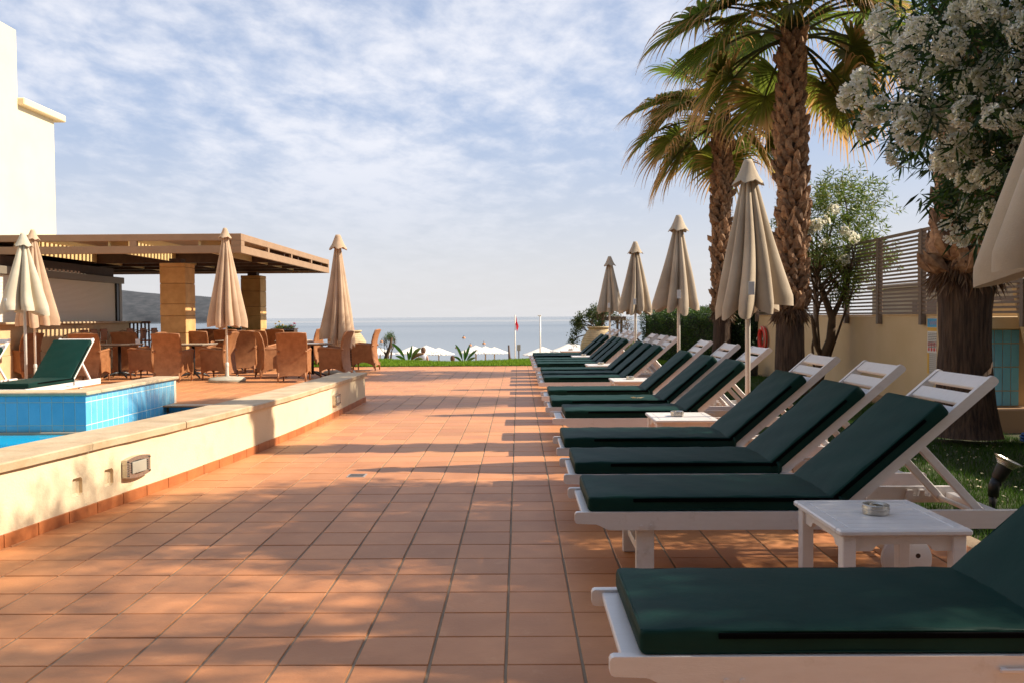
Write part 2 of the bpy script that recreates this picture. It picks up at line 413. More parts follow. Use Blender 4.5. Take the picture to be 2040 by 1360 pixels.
def tile_geo(mbx, x0, y0, dz=0, tx=0, ty=0):
    c = .0022; z = dz
    jr = lambda: rnd.uniform(-.0012, .0012)
    X0, X1, Y0, Y1 = x0 + g + jr(), x0 + TX - g + jr(), y0 + g * .7 + jr(), y0 + TY - g * .7 + jr()
    zz = lambda x, y: z + tx * (x - x0 - TX / 2) + ty * (y - y0 - TY / 2)
    vs = [(X0, Y0, -.02), (X1, Y0, -.02), (X1, Y1, -.02), (X0, Y1, -.02)]
    vs += [(X0, Y0, zz(X0, Y0) - c), (X1, Y0, zz(X1, Y0) - c), (X1, Y1, zz(X1, Y1) - c), (X0, Y1, zz(X0, Y1) - c)]
    vs += [(X0 + c, Y0 + c, zz(X0, Y0)), (X1 - c, Y0 + c, zz(X1, Y0)), (X1 - c, Y1 - c, zz(X1, Y1)), (X0 + c, Y1 - c, zz(X0, Y1))]
    mbx.add(vs, [(0, 1, 5, 4), (1, 2, 6, 5), (2, 3, 7, 6), (3, 0, 4, 7), (4, 5, 9, 8), (5, 6, 10, 9), (6, 7, 11, 10), (7, 4, 8, 11), (8, 9, 10, 11)])
variants = []
for k in range(6):
    a = MB(); tile_geo(a, -TX / 2, -TY / 2, 0, rnd.uniform(-.004, .004), rnd.uniform(-.004, .004)); variants.append(a.mesh('tile', TERRA))
for Zd, x0, y0, h in tiles[:296]:
    o = link('tile', rnd.choice(variants), pav)
    o.location = (x0 + TX / 2, y0 + TY / 2, rnd.uniform(-.0009, .0009))
mb = MB(); mb.c = []
for Zd, x0, y0, h in tiles[296:]:
    tile_geo(mb, x0, y0, rnd.uniform(-.0009, .0009), rnd.uniform(-.004, .004), rnd.uniform(-.004, .004))
    v = rnd.uniform(.86, 1.1); cc = (.54 * v, .235 * v * rnd.uniform(.96, 1.04), .098 * v, 1)
    mb.c += [cc] * 12
mb.build('tile', TERRA_A, pav, kind='stuff')
dr = thing('floor_drain', 'small grey metal drain grate set flush in the terracotta paving', 'drain', (-1.345, 7.02, 0))
MB().box(-.075, .075, -.075, .075, .0, .003, .001).build('frame', mat('drain_grey', (.30, .27, .26), .6), dr)
for k in range(6): MB().box(-.06, .06, -.058 + k * .02, -.05 + k * .02, .003, .006).build('slot_bar', mat('drain_bar', (.16, .15, .15), .6), dr)

# ------------------------------------------------------------ curved low wall by the pool
WT = lambda y: .49 - .035 * min(1, max(0, (y - 5) / 8.3))
lw = thing('low_wall', 'long curved cream low wall with stone coping between pool and walkway', 'wall', (-2.7, 8, 0))
def loc(o):  # parts are built in world numbers; bring them under their thing
    o.location = -Vector(o.parent.location) if not o.parent.rotation_euler.z else o.location
    return o
ysn = list(np.linspace(1.0, 13.28, 60))
mb = MB()
for y in ysn:
    x = wx(y); mb.v += [(x, y, -.3), (x, y, WT(y) - .055), (x - .36, y, WT(y) - .055), (x - .36, y, -.3)]
n = len(ysn)
for i in range(n - 1):
    for k in range(4): mb.f.append((i * 4 + k, (i + 1) * 4 + k, (i + 1) * 4 + (k + 1) % 4, i * 4 + (k + 1) % 4))
mb.f += [(0, 1, 2, 3), (4 * n - 1, 4 * n - 2, 4 * n - 3, 4 * n - 4)]
body = mb.build('wall_body', CREAM, lw); loc(body)
bm = bmesh.new(); bm.from_mesh(body.data); bmesh.ops.recalc_face_normals(bm, faces=bm.faces); bm.to_mesh(body.data); bm.free()
# two small rendered-in recesses beside the wall light
cut = MB()
for yc in (5.50, 5.83):
    x = wx(yc); cut.box(x - .028, x + .05, yc - .052, yc + .052, .155, .275, .015)
co_ = cut.build('cutter', CREAM); co_.location = body.location + lw.location
bpy.context.view_layer.update()
md = body.modifiers.new('b', 'BOOLEAN'); md.object = co_; md.operation = 'DIFFERENCE'; md.solver = 'EXACT'
dg = bpy.context.evaluated_depsgraph_get()
nm = bpy.data.meshes.new_from_object(body.evaluated_get(dg)); body.modifiers.clear(); body.data = nm
bpy.data.objects.remove(co_)
edges_y = [1.0, 2.1, 3.3, 4.45, 5.62, 6.8, 8.0, 9.15, 10.3, 11.3, 12.3, 13.31]
for a, b2 in zip(edges_y, edges_y[1:]):
    mb = MB(); ns_ = 8
    jt = [rnd.uniform(-.004, .004) for _ in range(ns_ + 1)]
    for k in range(ns_ + 1):
        y = a + .002 + (b2 - a - .004) * k / ns_; x = wx(y); T = WT(y); c = .008
        xo, xi = x + .028 + jt[k], x - .425
        mb.v += [(xo, y, T - .052), (xo + .004, y, T - c), (xo - c, y, T), (xi + c, y, T), (xi, y, T - c), (xi, y, T - .052)]
    for k in range(ns_):
        for q in range(6): mb.f.append((k * 6 + q, (k + 1) * 6 + q, (k + 1) * 6 + (q + 1) % 6, k * 6 + (q + 1) % 6))
    mb.f += [tuple(range(6)), tuple(range(6 * ns_ + 5, 6 * ns_ - 1, -1))]
    loc(mb.build('coping_stone', STONE, lw))
y = 1.4
while y < 13.2:
    y1 = min(y + .283, 13.29); a, b2 = wx(y), wx(y1)
    mb = MB(); z0, z1, th = -.004, .077 + rnd.uniform(-.002, .002), .011
    mb.add([(a + .001, y + .003, z0), (b2 + .001, y1 - .003, z0), (b2 + th, y1 - .003, z0), (a + th, y + .003, z0),
            (a + .001, y + .003, z1), (b2 + .001, y1 - .003, z1), (b2 + th, y1 - .003, z1 - .003), (a + th, y + .003, z1 - .003)],
           [(0, 3, 2, 1), (4, 5, 6, 7), (0, 1, 5, 4), (1, 2, 6, 5), (2, 3, 7, 6), (3, 0, 4, 7)])
    loc(mb.build('skirting_tile', SKIRT, lw)); y += .286
loc(MB().box(-2.76, -2.402, 13.282, 13.295, -.004, .077).build('skirting_tile', SKIRT, lw))
def bulkhead(Y, z, label):
    x = wx(Y) ; ang = math.atan2(wx(Y + .2) - wx(Y - .2), .4)
    o = thing('wall_light', label, 'wall light', (x, Y, z), -ang, 'bulkhead lights on the low wall')
    pr = []
    for s in range(-6, 7):
        pr.append((s / 6 * .145, .062 + .016 * (1 - (s / 6) ** 2)))
    poly = pr + [(p[0], -p[1]) for p in reversed(pr)]
    autosmooth(MB().prism(poly, .001, .042, 'x').build('housing', STEEL, o))
    inner = [(p[0] * .97, p[1] * .93) for p in poly]
    MB().prism([(p[0] * .66, p[1] * .62) for p in poly], .0425, .046, 'x').build('rim', DKMETAL, o)
    MB().box(.044, .049, -.088, .088, -.042, .042, .003).build('lens', mat('frosted_lens', (.36, .34, .28), .25), o)
    for sx in (-1, 1):
        for k in range(5): MB().box(.0425, .05, sx * .118 - .012, sx * .118 + .012, -.038 + k * .016, -.03 + k * .016).build('fin', STEEL, o)
        for sz in (-1, 1): MB().tube([(.042, sx * .132, sz * .05), (.05, sx * .132, sz * .05)], .006, 6).build('screw', DKMETAL, o)
    return o
bulkhead(6.12, .245, 'large steel bulkhead light on the near part of the low wall')
bulkhead(11.2, .235, 'small far bulkhead light near the end of the low wall')

# ------------------------------------------------------------ pool
pw = thing('pool_surround', 'blue tiled raised pool edge wall with cream stone coping', 'pool wall', (BLK_X, BLK_Y0, 0))
BT = .415
MB().box(-14, -.0078, 0.0095, .28, -1.2, BT - .05)  .box(-.28, -.0078, .281, 2.8, -1.2, BT - .05).build('wall_core', BLUE_G, pw)
def coping(x0, x1, y0, y1): MB().box(x0, x1, y0, y1, BT - .048, BT, .012).build('coping_stone', STONE, pw)
xs = [-14, -12.4, -10.9, -9.4, -7.9, -6.4, -4.9, -3.5, -2.3, -1.15]
for a, b2 in zip(xs, xs[1:]): coping(a + .002, b2 - .002, -.035, .33)
coping(-1.148, .035, -.035, .33)
for a, b2 in ((.333, 1.2), (1.203, 2.03), (2.033, 2.83)): coping(-.33, .035, a, b2)
th, tw = .287, .1435
def ptile(parent, w_, h_, M):
    MB().box(-w_ / 2 + .004, w_ / 2 - .004, 0.006, .0135, -h_ / 2 + .004, h_ / 2 - .004, .0015).build('tile', BLUE_T, parent, M=M)
rows = [(.365 - .0765 / 1, .0765)]
ztop = BT - .052
rws = [(ztop - .08, ztop), (ztop - .08 - th, ztop - .08), (ztop - .08 - 1.45 * th, ztop - .08 - th)]
nst = 0
big = MB()
for r_i, (za_, zb_) in enumerate(rws):
    for k in range(46):
        xc = -(k + .5) * tw; h_ = zb_ - za_
        if k < 9: ptile(pw, tw, h_, Matrix.Translation((xc, -.001, (za_ + zb_) / 2)))
        else: big.box(xc - tw / 2 + .004, xc + tw / 2 - .004, .007, .0145, za_ + .004, zb_ - .004, .0015)
    for k in range(19):
        yc = .0 + (k + .5) * tw
        if yc > 2.8 - tw / 2 + .02: continue
        ptile(pw, tw, zb_ - za_, Matrix.Translation((.0, yc, (za_ + zb_) / 2)) @ Matrix.Rotation(R(90), 4, 'Z'))
big.build('tile', BLUE_T, pw, kind='stuff')
MB().box(-14, -.0, -.05, .0, -.13, -.085, .006).build('water_ledge', mat('ledge', (.35, .28, .2), .6), pw)
# far end wall of the pool
fe = thing('pool_end_wall', 'blue tiled far end of the pool beside the low wall', 'pool wall', (BLK_X, POOL_Y, 0))
MB().box(.03, 2.9, -.0, .05, -1.2, -.03).build('wall_core', BLUE_G, fe)
MB().box(.03, 2.62, -.03, .055, -.028, .003, .004).build('rim', mat('white_edge', (.7, .62, .48), .6), fe)
for k in range(14):
    ptile(fe, .19, .2, Matrix.Translation((.13 + k * .19, -.012, -.135)))
wm = MB()
py_ = list(np.linspace(1.0, BLK_Y0 + .01, 12))
for y in py_: wm.v += [(-16, y, -.115), (wx(y) - .37, y, -.115)]
for i in range(11): wm.f.append((2 * i, 2 * i + 1, 2 * i + 3, 2 * i + 2))
k = len(wm.v)
for y in (BLK_Y0 + .0101, POOL_Y - .02): wm.v += [(BLK_X + .013, y, -.115), (wx(y) - .37, y, -.115)]
wm.f.append((k, k + 1, k + 3, k + 2))
struct(wm.build('pool_water', WATER))

# ------------------------------------------------------------ white building at left
bd = thing('hotel_building', 'tall plain cream white building with stepped roof edge at far left', 'building', (-16, 20, 0))
CW = mat('building_render', (.64, .585, .43), .85, (.60, .54, .39), .6, .2, 30, spots=[(.25, .5, .8, (.68, .58, .42), .5)])
MB().box(-14, 0, -14, 7.42, -.5, 10.55).build('wall', CW, bd)
MB().box(-14, -.001, 7.42, 9.55, -.5, 8.18).build('wall', CW, bd)
MB().box(-13.9, .22, 7.422, 9.95, 8.182, 8.42, .03).build('roof_ledge', mat('ledge_render', (.78, .64, .4), .8), bd)

hw_ = thing('added_sky_block', 'unseen building block added behind the viewer to shut off sky light', 'building', (0, -5.5, 0))  # out of view, added to cut sky light coming from behind the camera
HWM = mat('sky_block_render', (.40, .34, .27), .9)
MB().box(-15.9, 13, -8, 0, -.5, 12.5).build('wall', HWM, hw_)
for fl_ in range(4):
    for k in range(9):
        x_ = -14.5 + k * 3.1
        MB().box(x_, x_ + 1.7, .001, .03, .4 + fl_ * 3.05, 2.7 + fl_ * 3.05).build('window', mat('sky_block_glass', (.03, .04, .045), .15), hw_)
        if fl_: MB().box(x_ - .3, x_ + 2.0, .031, 1.1, -.05 + fl_ * 3.05, .1 + fl_ * 3.05).build('balcony', HWM, hw_)

# ------------------------------------------------------------ pergola bar
PX, PY0, PY1 = -5.95, 18.36, 26.9
ZT, ZB = 3.13, 2.71
pg = thing('pergola_roof', 'flat brown pergola roof with slotted fascia on stone pillars', 'pergola', (PX, PY0, 0))
LX = -9.9
def pbox(nm, x0, x1, y0, y1, z0, z1, m=PERG, c=.006): return MB().box(x0, x1, y0, y1, z0, z1, c).build(nm, m, pg)
zs1, zs0 = ZB + .27, ZB + .165
# front fascia (faces the camera) and right fascia
pbox('fascia_beam', LX, 0, 0, .07, zs1, ZT); pbox('fascia_beam', LX, 0, 0, .07, ZB, zs0)
for xx in (-9.6, -7.0, -4.72, -2.42): pbox('fascia_block', xx, xx + .16, .001, .069, zs0 + .001, zs1 - .001, c=0)
pbox('fascia_block', -.22, -.0, .001, .069, zs0 + .001, zs1 - .001, c=0)
LY = PY1 - PY0
pbox('fascia_beam', -.07, 0, .072, LY, zs1, ZT); pbox('fascia_beam', -.07, 0, .072, LY, ZB, zs0)
for yy in (.10, 1.97, 4.05, 6.2, LY - .13): pbox('fascia_block', -.069, -.001, yy if yy > .2 else .073, yy + .12, zs0 + .001, zs1 - .001, c=0)
pbox('fascia_beam', LX, -.072, LY - .07, LY, ZB, ZT)
# deck with two openings; battens over them throw striped light on the beams that run away from the camera
ops = [(-4.90, -4.2), (-2.86, -2.15)]; OY0, OY1 = .95, 3.35
zc = ZT - .06
pbox('roof_panel', LX, -.071, .071, OY0, zc, zc + .05, c=0)
segs = [(LX, ops[0][0]), (ops[0][1], ops[1][0]), (ops[1][1], -.071)]
for a, b2 in segs: pbox('roof_panel', a, b2, OY0 + .001, OY1, zc, zc + .05, c=0)
pbox('roof_panel', LX, -.071, OY1 + .001, LY - .071, zc, zc + .05, c=0)
BAT = mat('batten_paint', (.6, .44, .2), .6)
for a, b2 in ops:
    for k in range(13): pbox('batten', a, b2, OY0 + .03 + k * .185, OY0 + .115 + k * .185, zc, zc + .05, BAT, 0)
for xx in (-6.98, -4.95, -2.91, -.95): pbox('cross_beam', xx, xx + .05, .072, LY - .072, ZB + .06, zc - .001, BAT, 0)
for yy in (3.6, 5.0, 6.4, 7.7):
    for a, b2 in ((LX, -6.981), (-6.929, -4.951), (-4.899, -2.911), (-2.859, -.951), (-.899, -.071)): pbox('joist', a, b2, yy, yy + .09, ZB + .03, zc - .002, DKWOOD, 0)
def pillar(x, y, label):
    o = thing('stone_pillar', label, 'pillar', (x, y, 0), 0, 'stone pillars of the pergola')
    zz = 0; s = .30
    for h in (.42, .55, .40, .28, .48, .38, .115):
        e = rnd.uniform(-.003, .003)
        MB().box(-s + e, s + e, -s, s, zz + .006, min(zz + h, 2.61) - .003, .008).build('stone_block', SAND, o); zz += h
    MB().box(-s + .02, s - .02, -s + .02, s - .02, 0, 2.6).build('mortar_core', mat('mortar', (.25, .15, .07), .9), o)
    MB().box(-.14, .14, -.14, .14, 2.6, 2.72).build('bearing', DKWOOD, o)
pillar(xat(346, 19.9), 20.2, 'thick sandstone pillar between the shutter and the middle umbrella')
pillar(xat(503, 26.0), 26.2, 'farther sandstone pillar right of the middle beige umbrella')
br = thing('poolside_bar', 'beige bar counter with closed white roller shutter under the pergola', 'bar', (-10.9, 17, 0))
BARM = mat('bar_stone', (.62, .44, .24), .7, (.52, .36, .19), 3, .2, 30)
MB().box(-3.4, 0, .0, 6.85, 0, .55).build('counter_base', BARM, br)
MB().box(-3.4, -.012, .0, 6.84, .555, 1.2).build('counter_base', BARM, br)
MB().box(-.3, .16, -.1, 7.25, 1.2, 1.25, .01).build('countertop', STONE, br)
mb = MB(); nsl = 34
for k in range(nsl):
    z = 1.252 + k * (1.03 / nsl); hh = 1.03 / nsl
    mb.add([(-.2, 0, z), (-.2, 6.4, z), (-.182, 6.4, z + hh * .25), (-.182, 0, z + hh * .25), (-.182, 0, z + hh * .8), (-.182, 6.4, z + hh * .8), (-.2, 6.4, z + hh), (-.2, 0, z + hh)],
           [(0, 3, 2, 1), (3, 4, 5, 2), (4, 7, 6, 5)])
mb.build('roller_shutter', SHUT, br)
MB().box(-.26, -.1, 0, 6.8, 2.285, 2.46, .01).build('shutter_box', mat('box_grey', (.2, .17, .13), .5), br)
MB().box(-.24, -.14, 6.42, 6.55, 1.252, 2.284).build('guide_rail', DKMETAL, br)
MB().box(-.3, -.13, 6.56, 6.7, 1.252, 2.284).build('post', mat('post_grey', (.3, .28, .24), .5), br)
MB().box(-3.4, -.26, .0, 6.5, 2.462, 2.7).build('header', DKWOOD, br)
MB().box(-3.4, -3.3, .0, 6.8, 1.2, 2.46).build('back_wall', DKWOOD, br)
gl = thing('drink_glass', 'dark drink glass with straw on the bar counter', 'glass', tuple(at(124, 636, 19.9).xy) + (1.25,))
gl.location.x = -10.85
MB().lathe([(.02, 0), (.03, .0), (.036, .13)], 12).build('tumbler', mat('cola', (.05, .015, .01), .1), gl, True)
MB().tube([(0, 0, .05), (.03, 0, .24)], .004, 6).build('straw', mat('straw_pink', (.5, .2, .18), .5), gl)

# ------------------------------------------------------------ sun loungers
def pillow(mb, Lx, W, T, seed, r=.016, puff=.007, nx=26):
    rr = random.Random(seed)
    ph = [rr.uniform(0, 6) for _ in range(8)]
    st = [0, r * .3, r] + [r + (Lx - 2 * r) * k / nx for k in range(1, nx)] + [Lx - r, Lx - r * .3, Lx]
    ins = [r * .75, r * .25, 0] + [0] * (nx - 1) + [0, r * .25, r * .75]
    ring = []
    na = 4; nt_ = 9
    def loop(i, x, ins_):
        hw, hh, q = W / 2 - ins_, T / 2 - ins_, r * .8
        pts = []
        for cx_, cy_, a0 in ((hw - q, hh - q * .8, 0), (-hw + q, hh - q * .8, 90), (-hw + q, -hh + q * .8, 180), (hw - q, -hh + q * .8, 270)):
            arc = [(cx_ + q * math.cos(R(a0 + 90 * k / na)), cy_ + q * .8 * math.sin(R(a0 + 90 * k / na))) for k in range(na + 1)]
            pts += arc
            if a0 == 0: pts += [(hw - q - (2 * hw - 2 * q) * k / nt_, hh) for k in range(1, nt_)]
            if a0 == 180: pts += [(-hw + q + (2 * hw - 2 * q) * k / nt_, -hh) for k in range(1, nt_)]
        outp = []
        for (y, z) in pts:
            e = 0
            if z > 0:
                e = puff * (1 - (y / (W / 2)) ** 4) * (1 - (2 * x / Lx - 1) ** 6)
                e += .0028 * math.sin(9 * x + ph[0] + 5 * y) * math.sin(7 * y + ph[1]) + .0016 * math.sin(31 * x + 17 * y + ph[2]) + .0012 * math.sin(-23 * x + 37 * y + ph[3])
            yy = y + .003 * math.sin(6 * x + ph[4]) * (1 if y > 0 else -1)
            outp.append((x, yy, z + T / 2 + e))
        return outp
    k0 = len(mb.v); m = None
    for i, (x, q) in enumerate(zip(st, ins)):
        lp = loop(i, x, q); m = len(lp); mb.v += lp
    for i in range(len(st) - 1):
        for k in range(m): mb.f.append((k0 + i * m + k, k0 + (i + 1) * m + k, k0 + (i + 1) * m + (k + 1) % m, k0 + i * m + (k + 1) % m))
    mb.f.append(tuple(k0 + k for k in range(m))); e = k0 + (len(st) - 1) * m; mb.f.append(tuple(e + k for k in range(m - 1, -1, -1)))
    return mb

def rail_profile():
    z1, z0 = .35, .262
    p = [(.0, z1 - .012), (.004, z1 - .004), (.012, z1)]
    p += [(2.168, z1), (2.176, z1 - .004), (2.18, z1 - .012), (2.18, z0 + .012), (2.176, z0 + .004), (2.168, z0)]
    p += [(.175, z0)]
    for k in range(1, 7):
        a = k / 7; p.append((.175 - .085 * a, z0 + .03 * (1 - math.cos(math.pi * a)) / 2))
    p += [(.012, z0 + .032), (.004, z0 + .036), (.0, z0 + .044)]
    return p
def make_lounger(BA=41.0):
    o = thing('sun_lounger', 'x', 'sun lounger')
    WH = .31
    for s in (-1, 1):
        y0, y1 = (-WH, -WH + .032) if s < 0 else (WH - .032, WH)
        rl = MB().prism(rail_profile()[::-1], y0, y1).build('side_rail', WHITEW, o)
        for bx in (.325, .37, 1.66):
            MB().tube([(bx, s * WH, .28), (bx, s * (WH + .004), .28)], .009, 8).build('bolt', WHITEW, rl)
        if s < 0: MB().box(1.08, 1.20, -WH - .014, -WH - .006, .305, .318, .003).box(1.085, 1.1, -WH - .008, -WH, .305, .318).box(1.18, 1.195, -WH - .008, -WH, .305, .318).build('rail_handle', WHITEW, rl)
        ly0, ly1 = (y1, y1 + .032) if s < 0 else (y0 - .032, y0)
        lg = MB().box(.30, .39, ly0, ly1, 0, .335, .005).build('leg', WHITEW, o)
        MB().tube([(.345, ly0 if s < 0 else ly1, .14), (.345, (ly0 - .004) if s < 0 else (ly1 + .004), .14)], .008, 8).build('bolt', WHITEW, lg)
        MB().box(1.555, 1.645, ly0, ly1, .06, .335, .005).build('leg', WHITEW, o)
        wy = -WH + .001 if s < 0 else WH - .031
        wh = thing_part('wheel', o)
        disc = MB(); nseg = 36
        prof_ = [(.02, 0), (.112, 0), (.12, .006), (.12, .026), (.112, .032), (.02, .032)]
        disc.lathe([(r_, z_) for r_, z_ in [(.0005, 0)] + prof_[1:5] + [(.0005, .032)]], nseg)
        Mw = Matrix.Translation((1.60, wy - .034 * 0 + (-.034 if s < 0 else .034), .12)) @ Matrix.Rotation(R(-90), 4, 'X')
        d = disc.build('disc', WHITEW, wh, M=Mw); autosmooth(d)
        for hx, hz, hr in ((.05, .02, .012), (0, 0, .007)):
            yy = wy + (-.034 if s < 0 else .034)
            MB().tube([(1.60 + hx, yy - .0008, .12 + hz), (1.60 + hx, yy + .0328, .12 + hz)], hr, 12).build('hub_hole_plug' if hr > .01 else 'axle_bolt', mat('hole_shade', (.05, .025, .015), .9) if hr > .01 else STEEL, wh)  # off-centre hole is a solid plug, its shade put into the dark colour
    MB().box(.325, .365, -WH + .066, WH - .066, .10, .14, .004).build('stretcher', WHITEW, o)
    MB().box(1.58, 1.62, -WH + .03, WH - .03, .10, .14, .004).build('axle_bar', WHITEW, o)
    MB().box(.035, .105, -WH + .033, WH - .033, .318, .342, .004).build('slat', WHITEW, o)
    for k in range(9): MB().box(.125 + k * .125, .20 + k * .125, -WH + .033, WH - .033, .318, .342, .004).build('slat', WHITEW, o)
    MB().box(2.09, 2.135, -WH + .033, WH - .033, .275, .32, .004).build('crossbar', WHITEW, o)
    # reclining back: frame in its own plane, hinge at x=1.33
    HM = Matrix.Translation((1.33, 0, .325)) @ Matrix.Rotation(R(-BA), 4, 'Y')
    BL = .985
    for s in (-1, 1):
        y0 = s * (WH - .05) ; a, b2 = sorted((y0, y0 + s * .03))
        a, b2 = (-WH + .0335, -WH + .062) if s < 0 else (WH - .062, WH - .0335)
        pr = [(-.02, .0), (-.02, .05), (BL - .02, .05), (BL - .006, .044), (BL, .03), (BL, .012), (BL - .006, .004), (BL - .02, 0)]
        MB().prism(pr[::-1] if False else pr, a, b2, M=HM).build('back_rail', WHITEW, o)
        # rear strut from the back down to the rail
        p1 = HM @ Vector((.50, 0, -.005)); p2 = Vector((p1.x + .335, 0, .285))
        yy = s * (WH - .085)
        dirv = (p2 - p1); ln = dirv.length; ang = math.atan2(dirv.z, dirv.x)
        SM = Matrix.Translation((p1.x, yy, p1.z)) @ Matrix.Rotation(-ang, 4, 'Y')
        MB().box(-.02, ln, -.014, .014, -.02, .02, .004, M=SM).build('strut', WHITEW, o)
    p1 = HM @ Vector((.50, 0, -.005)); p2 = Vector((p1.x + .335, 0, .285))
    MB().tube([(p2.x - .02, -WH + .034, p2.z + .02), (p2.x - .02, WH - .034, p2.z + .02)], .013, 10).build('strut_rod', WHITEW, o)
    MB().tube([(p1.x, -WH + .06, p1.z), (p1.x, WH - .06, p1.z)], .011, 10).build('strut_rod', WHITEW, o)
    for s in (-1, 1):      # notched rack on the inside of each rail
        pr = [(1.86, .28)] + [q for k in range(3) for q in ((1.875 + k * .065, .335), (1.90 + k * .065, .335), (1.90 + k * .065, .305), (1.93 + k * .065, .30))] + [(2.07, .28)]
        a, b2 = (-WH + .033, -WH + .055) if s < 0 else (WH - .055, WH - .033)
        MB().prism(pr, a, b2).build('notched_rack', WHITEW, o)
    for k in range(8):
        q = BL - .098 - k * .102 - (.012 if k else 0)
        MB().box(q, q + (.078 if k else .085), -WH + .063, WH - .063, .022, .044, .004, M=HM).build('slat', WHITEW, o)
    # cushion
    rs = rnd.random()
    cu = MB(); pillow(cu, 1.255, .595, .072, rs)
    cs = cu.build('seat_cushion', GREEN, o, True); cs.data.polygons.foreach_set('use_smooth', [True] * len(cs.data.polygons))
    cs.location = (.035, 0, .35)
    MB().box(.22, 1.22, -.3045, -.297, .047, .0635, .002).build('zip', ZIP, cs)
    cb = MB(); pillow(cb, .735, .595, .072, rs + 1)
    cbo = cb.build('back_cushion', GREEN, o); cbo.data.polygons.foreach_set('use_smooth', [True] * len(cbo.data.polygons))
    cbo.matrix_local = HM @ Matrix.Translation((-.035, 0, .052))
    MB().box(.02, .62, -.3045, -.297, .047, .0635, .002).build('zip', ZIP, cbo)
    for cobj, CL in ((cs, 1.255), (cbo, .735)):
        for zz in (.0665, .008):
            hy_, e = .2945, .006
            MB().tube([(e, -hy_ + .012, zz), (e + .012, -hy_, zz), (CL * .5, -hy_ - .002, zz + .001), (CL - e - .012, -hy_, zz), (CL - e, -hy_ + .012, zz), (CL - e, 0, zz + .002), (CL - e, hy_ - .012, zz), (CL - e - .012, hy_, zz), (CL * .5, hy_ + .002, zz + .001), (e + .012, hy_, zz), (e, hy_ - .012, zz), (e, 0, zz + .002), (e, -hy_ + .012, zz)], .0035, 5, cap=False).build('piping', GREEN, cobj, True)
    MB().tube([(1.285, -.30, .42), (1.29, -.322, .40), (1.29, -.322, .30)], .006, 6).build('tie_strap', GREEN, o)
    return o
def thing_part(name, parent):
    e = bpy.data.objects.new(name, None); col.objects.link(e); e.parent = parent; e.empty_display_size = .05; return e
protoL = make_lounger()
protoL2 = None
order = ['nearest', 'second', 'third', 'fourth', 'fifth', 'sixth', 'seventh', 'eighth', 'ninth', 'tenth', 'eleventh', 'twelfth', 'thirteenth', 'fourteenth', 'fifteenth']
LY_ = [(2.36, .25, .05), (4.13, .27, -.02), (5.13, .27, -.02), (6.17, .27, -.03), (7.98, .315, .03), (8.99, .28, -.02), (10.25, .275, 0), (12.4, .285, 0), (13.35, .29, 0), (14.35, .295, 0),
       (16.15, .27, 0), (17.05, .275, 0), (17.95, .27, 0), (19.5, .265, 0), (20.5, .26, 0)]
lab = ['nearest green cushioned white lounger, cut off by the bottom right corner', 'second white lounger from the front, just behind the nearest side table',
       'third white lounger from the front, in the middle of a group of three', 'fourth white lounger from the front, in front of the second side table',
       'fifth white lounger from the front, its cushion behind the second side table', 'sixth white lounger from the front, middle one of its three',
       'seventh white lounger from the front, just in front of the third side table', 'eighth white lounger from the front, just behind the third side table',
       'ninth white lounger from the front with dark green cushion', 'tenth white lounger from the front, just in front of the fourth side table',
       'eleventh white lounger from the front, just behind the fourth side table', 'twelfth white lounger from the front, thin sliver of green cushion',
       'thirteenth white lounger from the front, just before the fifth side table', 'second farthest green lounger by the lawn, behind the fifth side table',
       'farthest green cushioned lounger in the row, next to the lawn']
for i, ((y, x, off), lb) in enumerate(zip(LY_, lab)):
    o = place(protoL, i == 0, (x, y + .31, 0), R(rnd.uniform(-.35, .35)) if i > 1 else 0, lb, 'green cushioned loungers along the walkway')
    for ch in o.children:
        if ch.name.startswith('seat_cushion'): ch.location.x += off
# two loungers beyond the pool at left
o = copy_tree(protoL); o.location = (-7.12, 11.72, 0); o.rotation_euler.z = R(91)
for ch in o.children:
    if ch.name.startswith('back_cushion'): ch.matrix_basis = ch.matrix_basis @ Matrix.Translation((.02, 0, 0)) @ Matrix.Diagonal((1.2, 1, 1, 1))
tag(o, 'green cushioned white lounger behind the raised blue pool edge', None, 'loungers beyond the pool')
o = copy_tree(protoL); o.location = (-8.5, 11.8, 0); o.rotation_euler.z = R(92)
tag(o, 'white lounger at the left picture edge, only its raised back end showing', None, 'loungers beyond the pool')

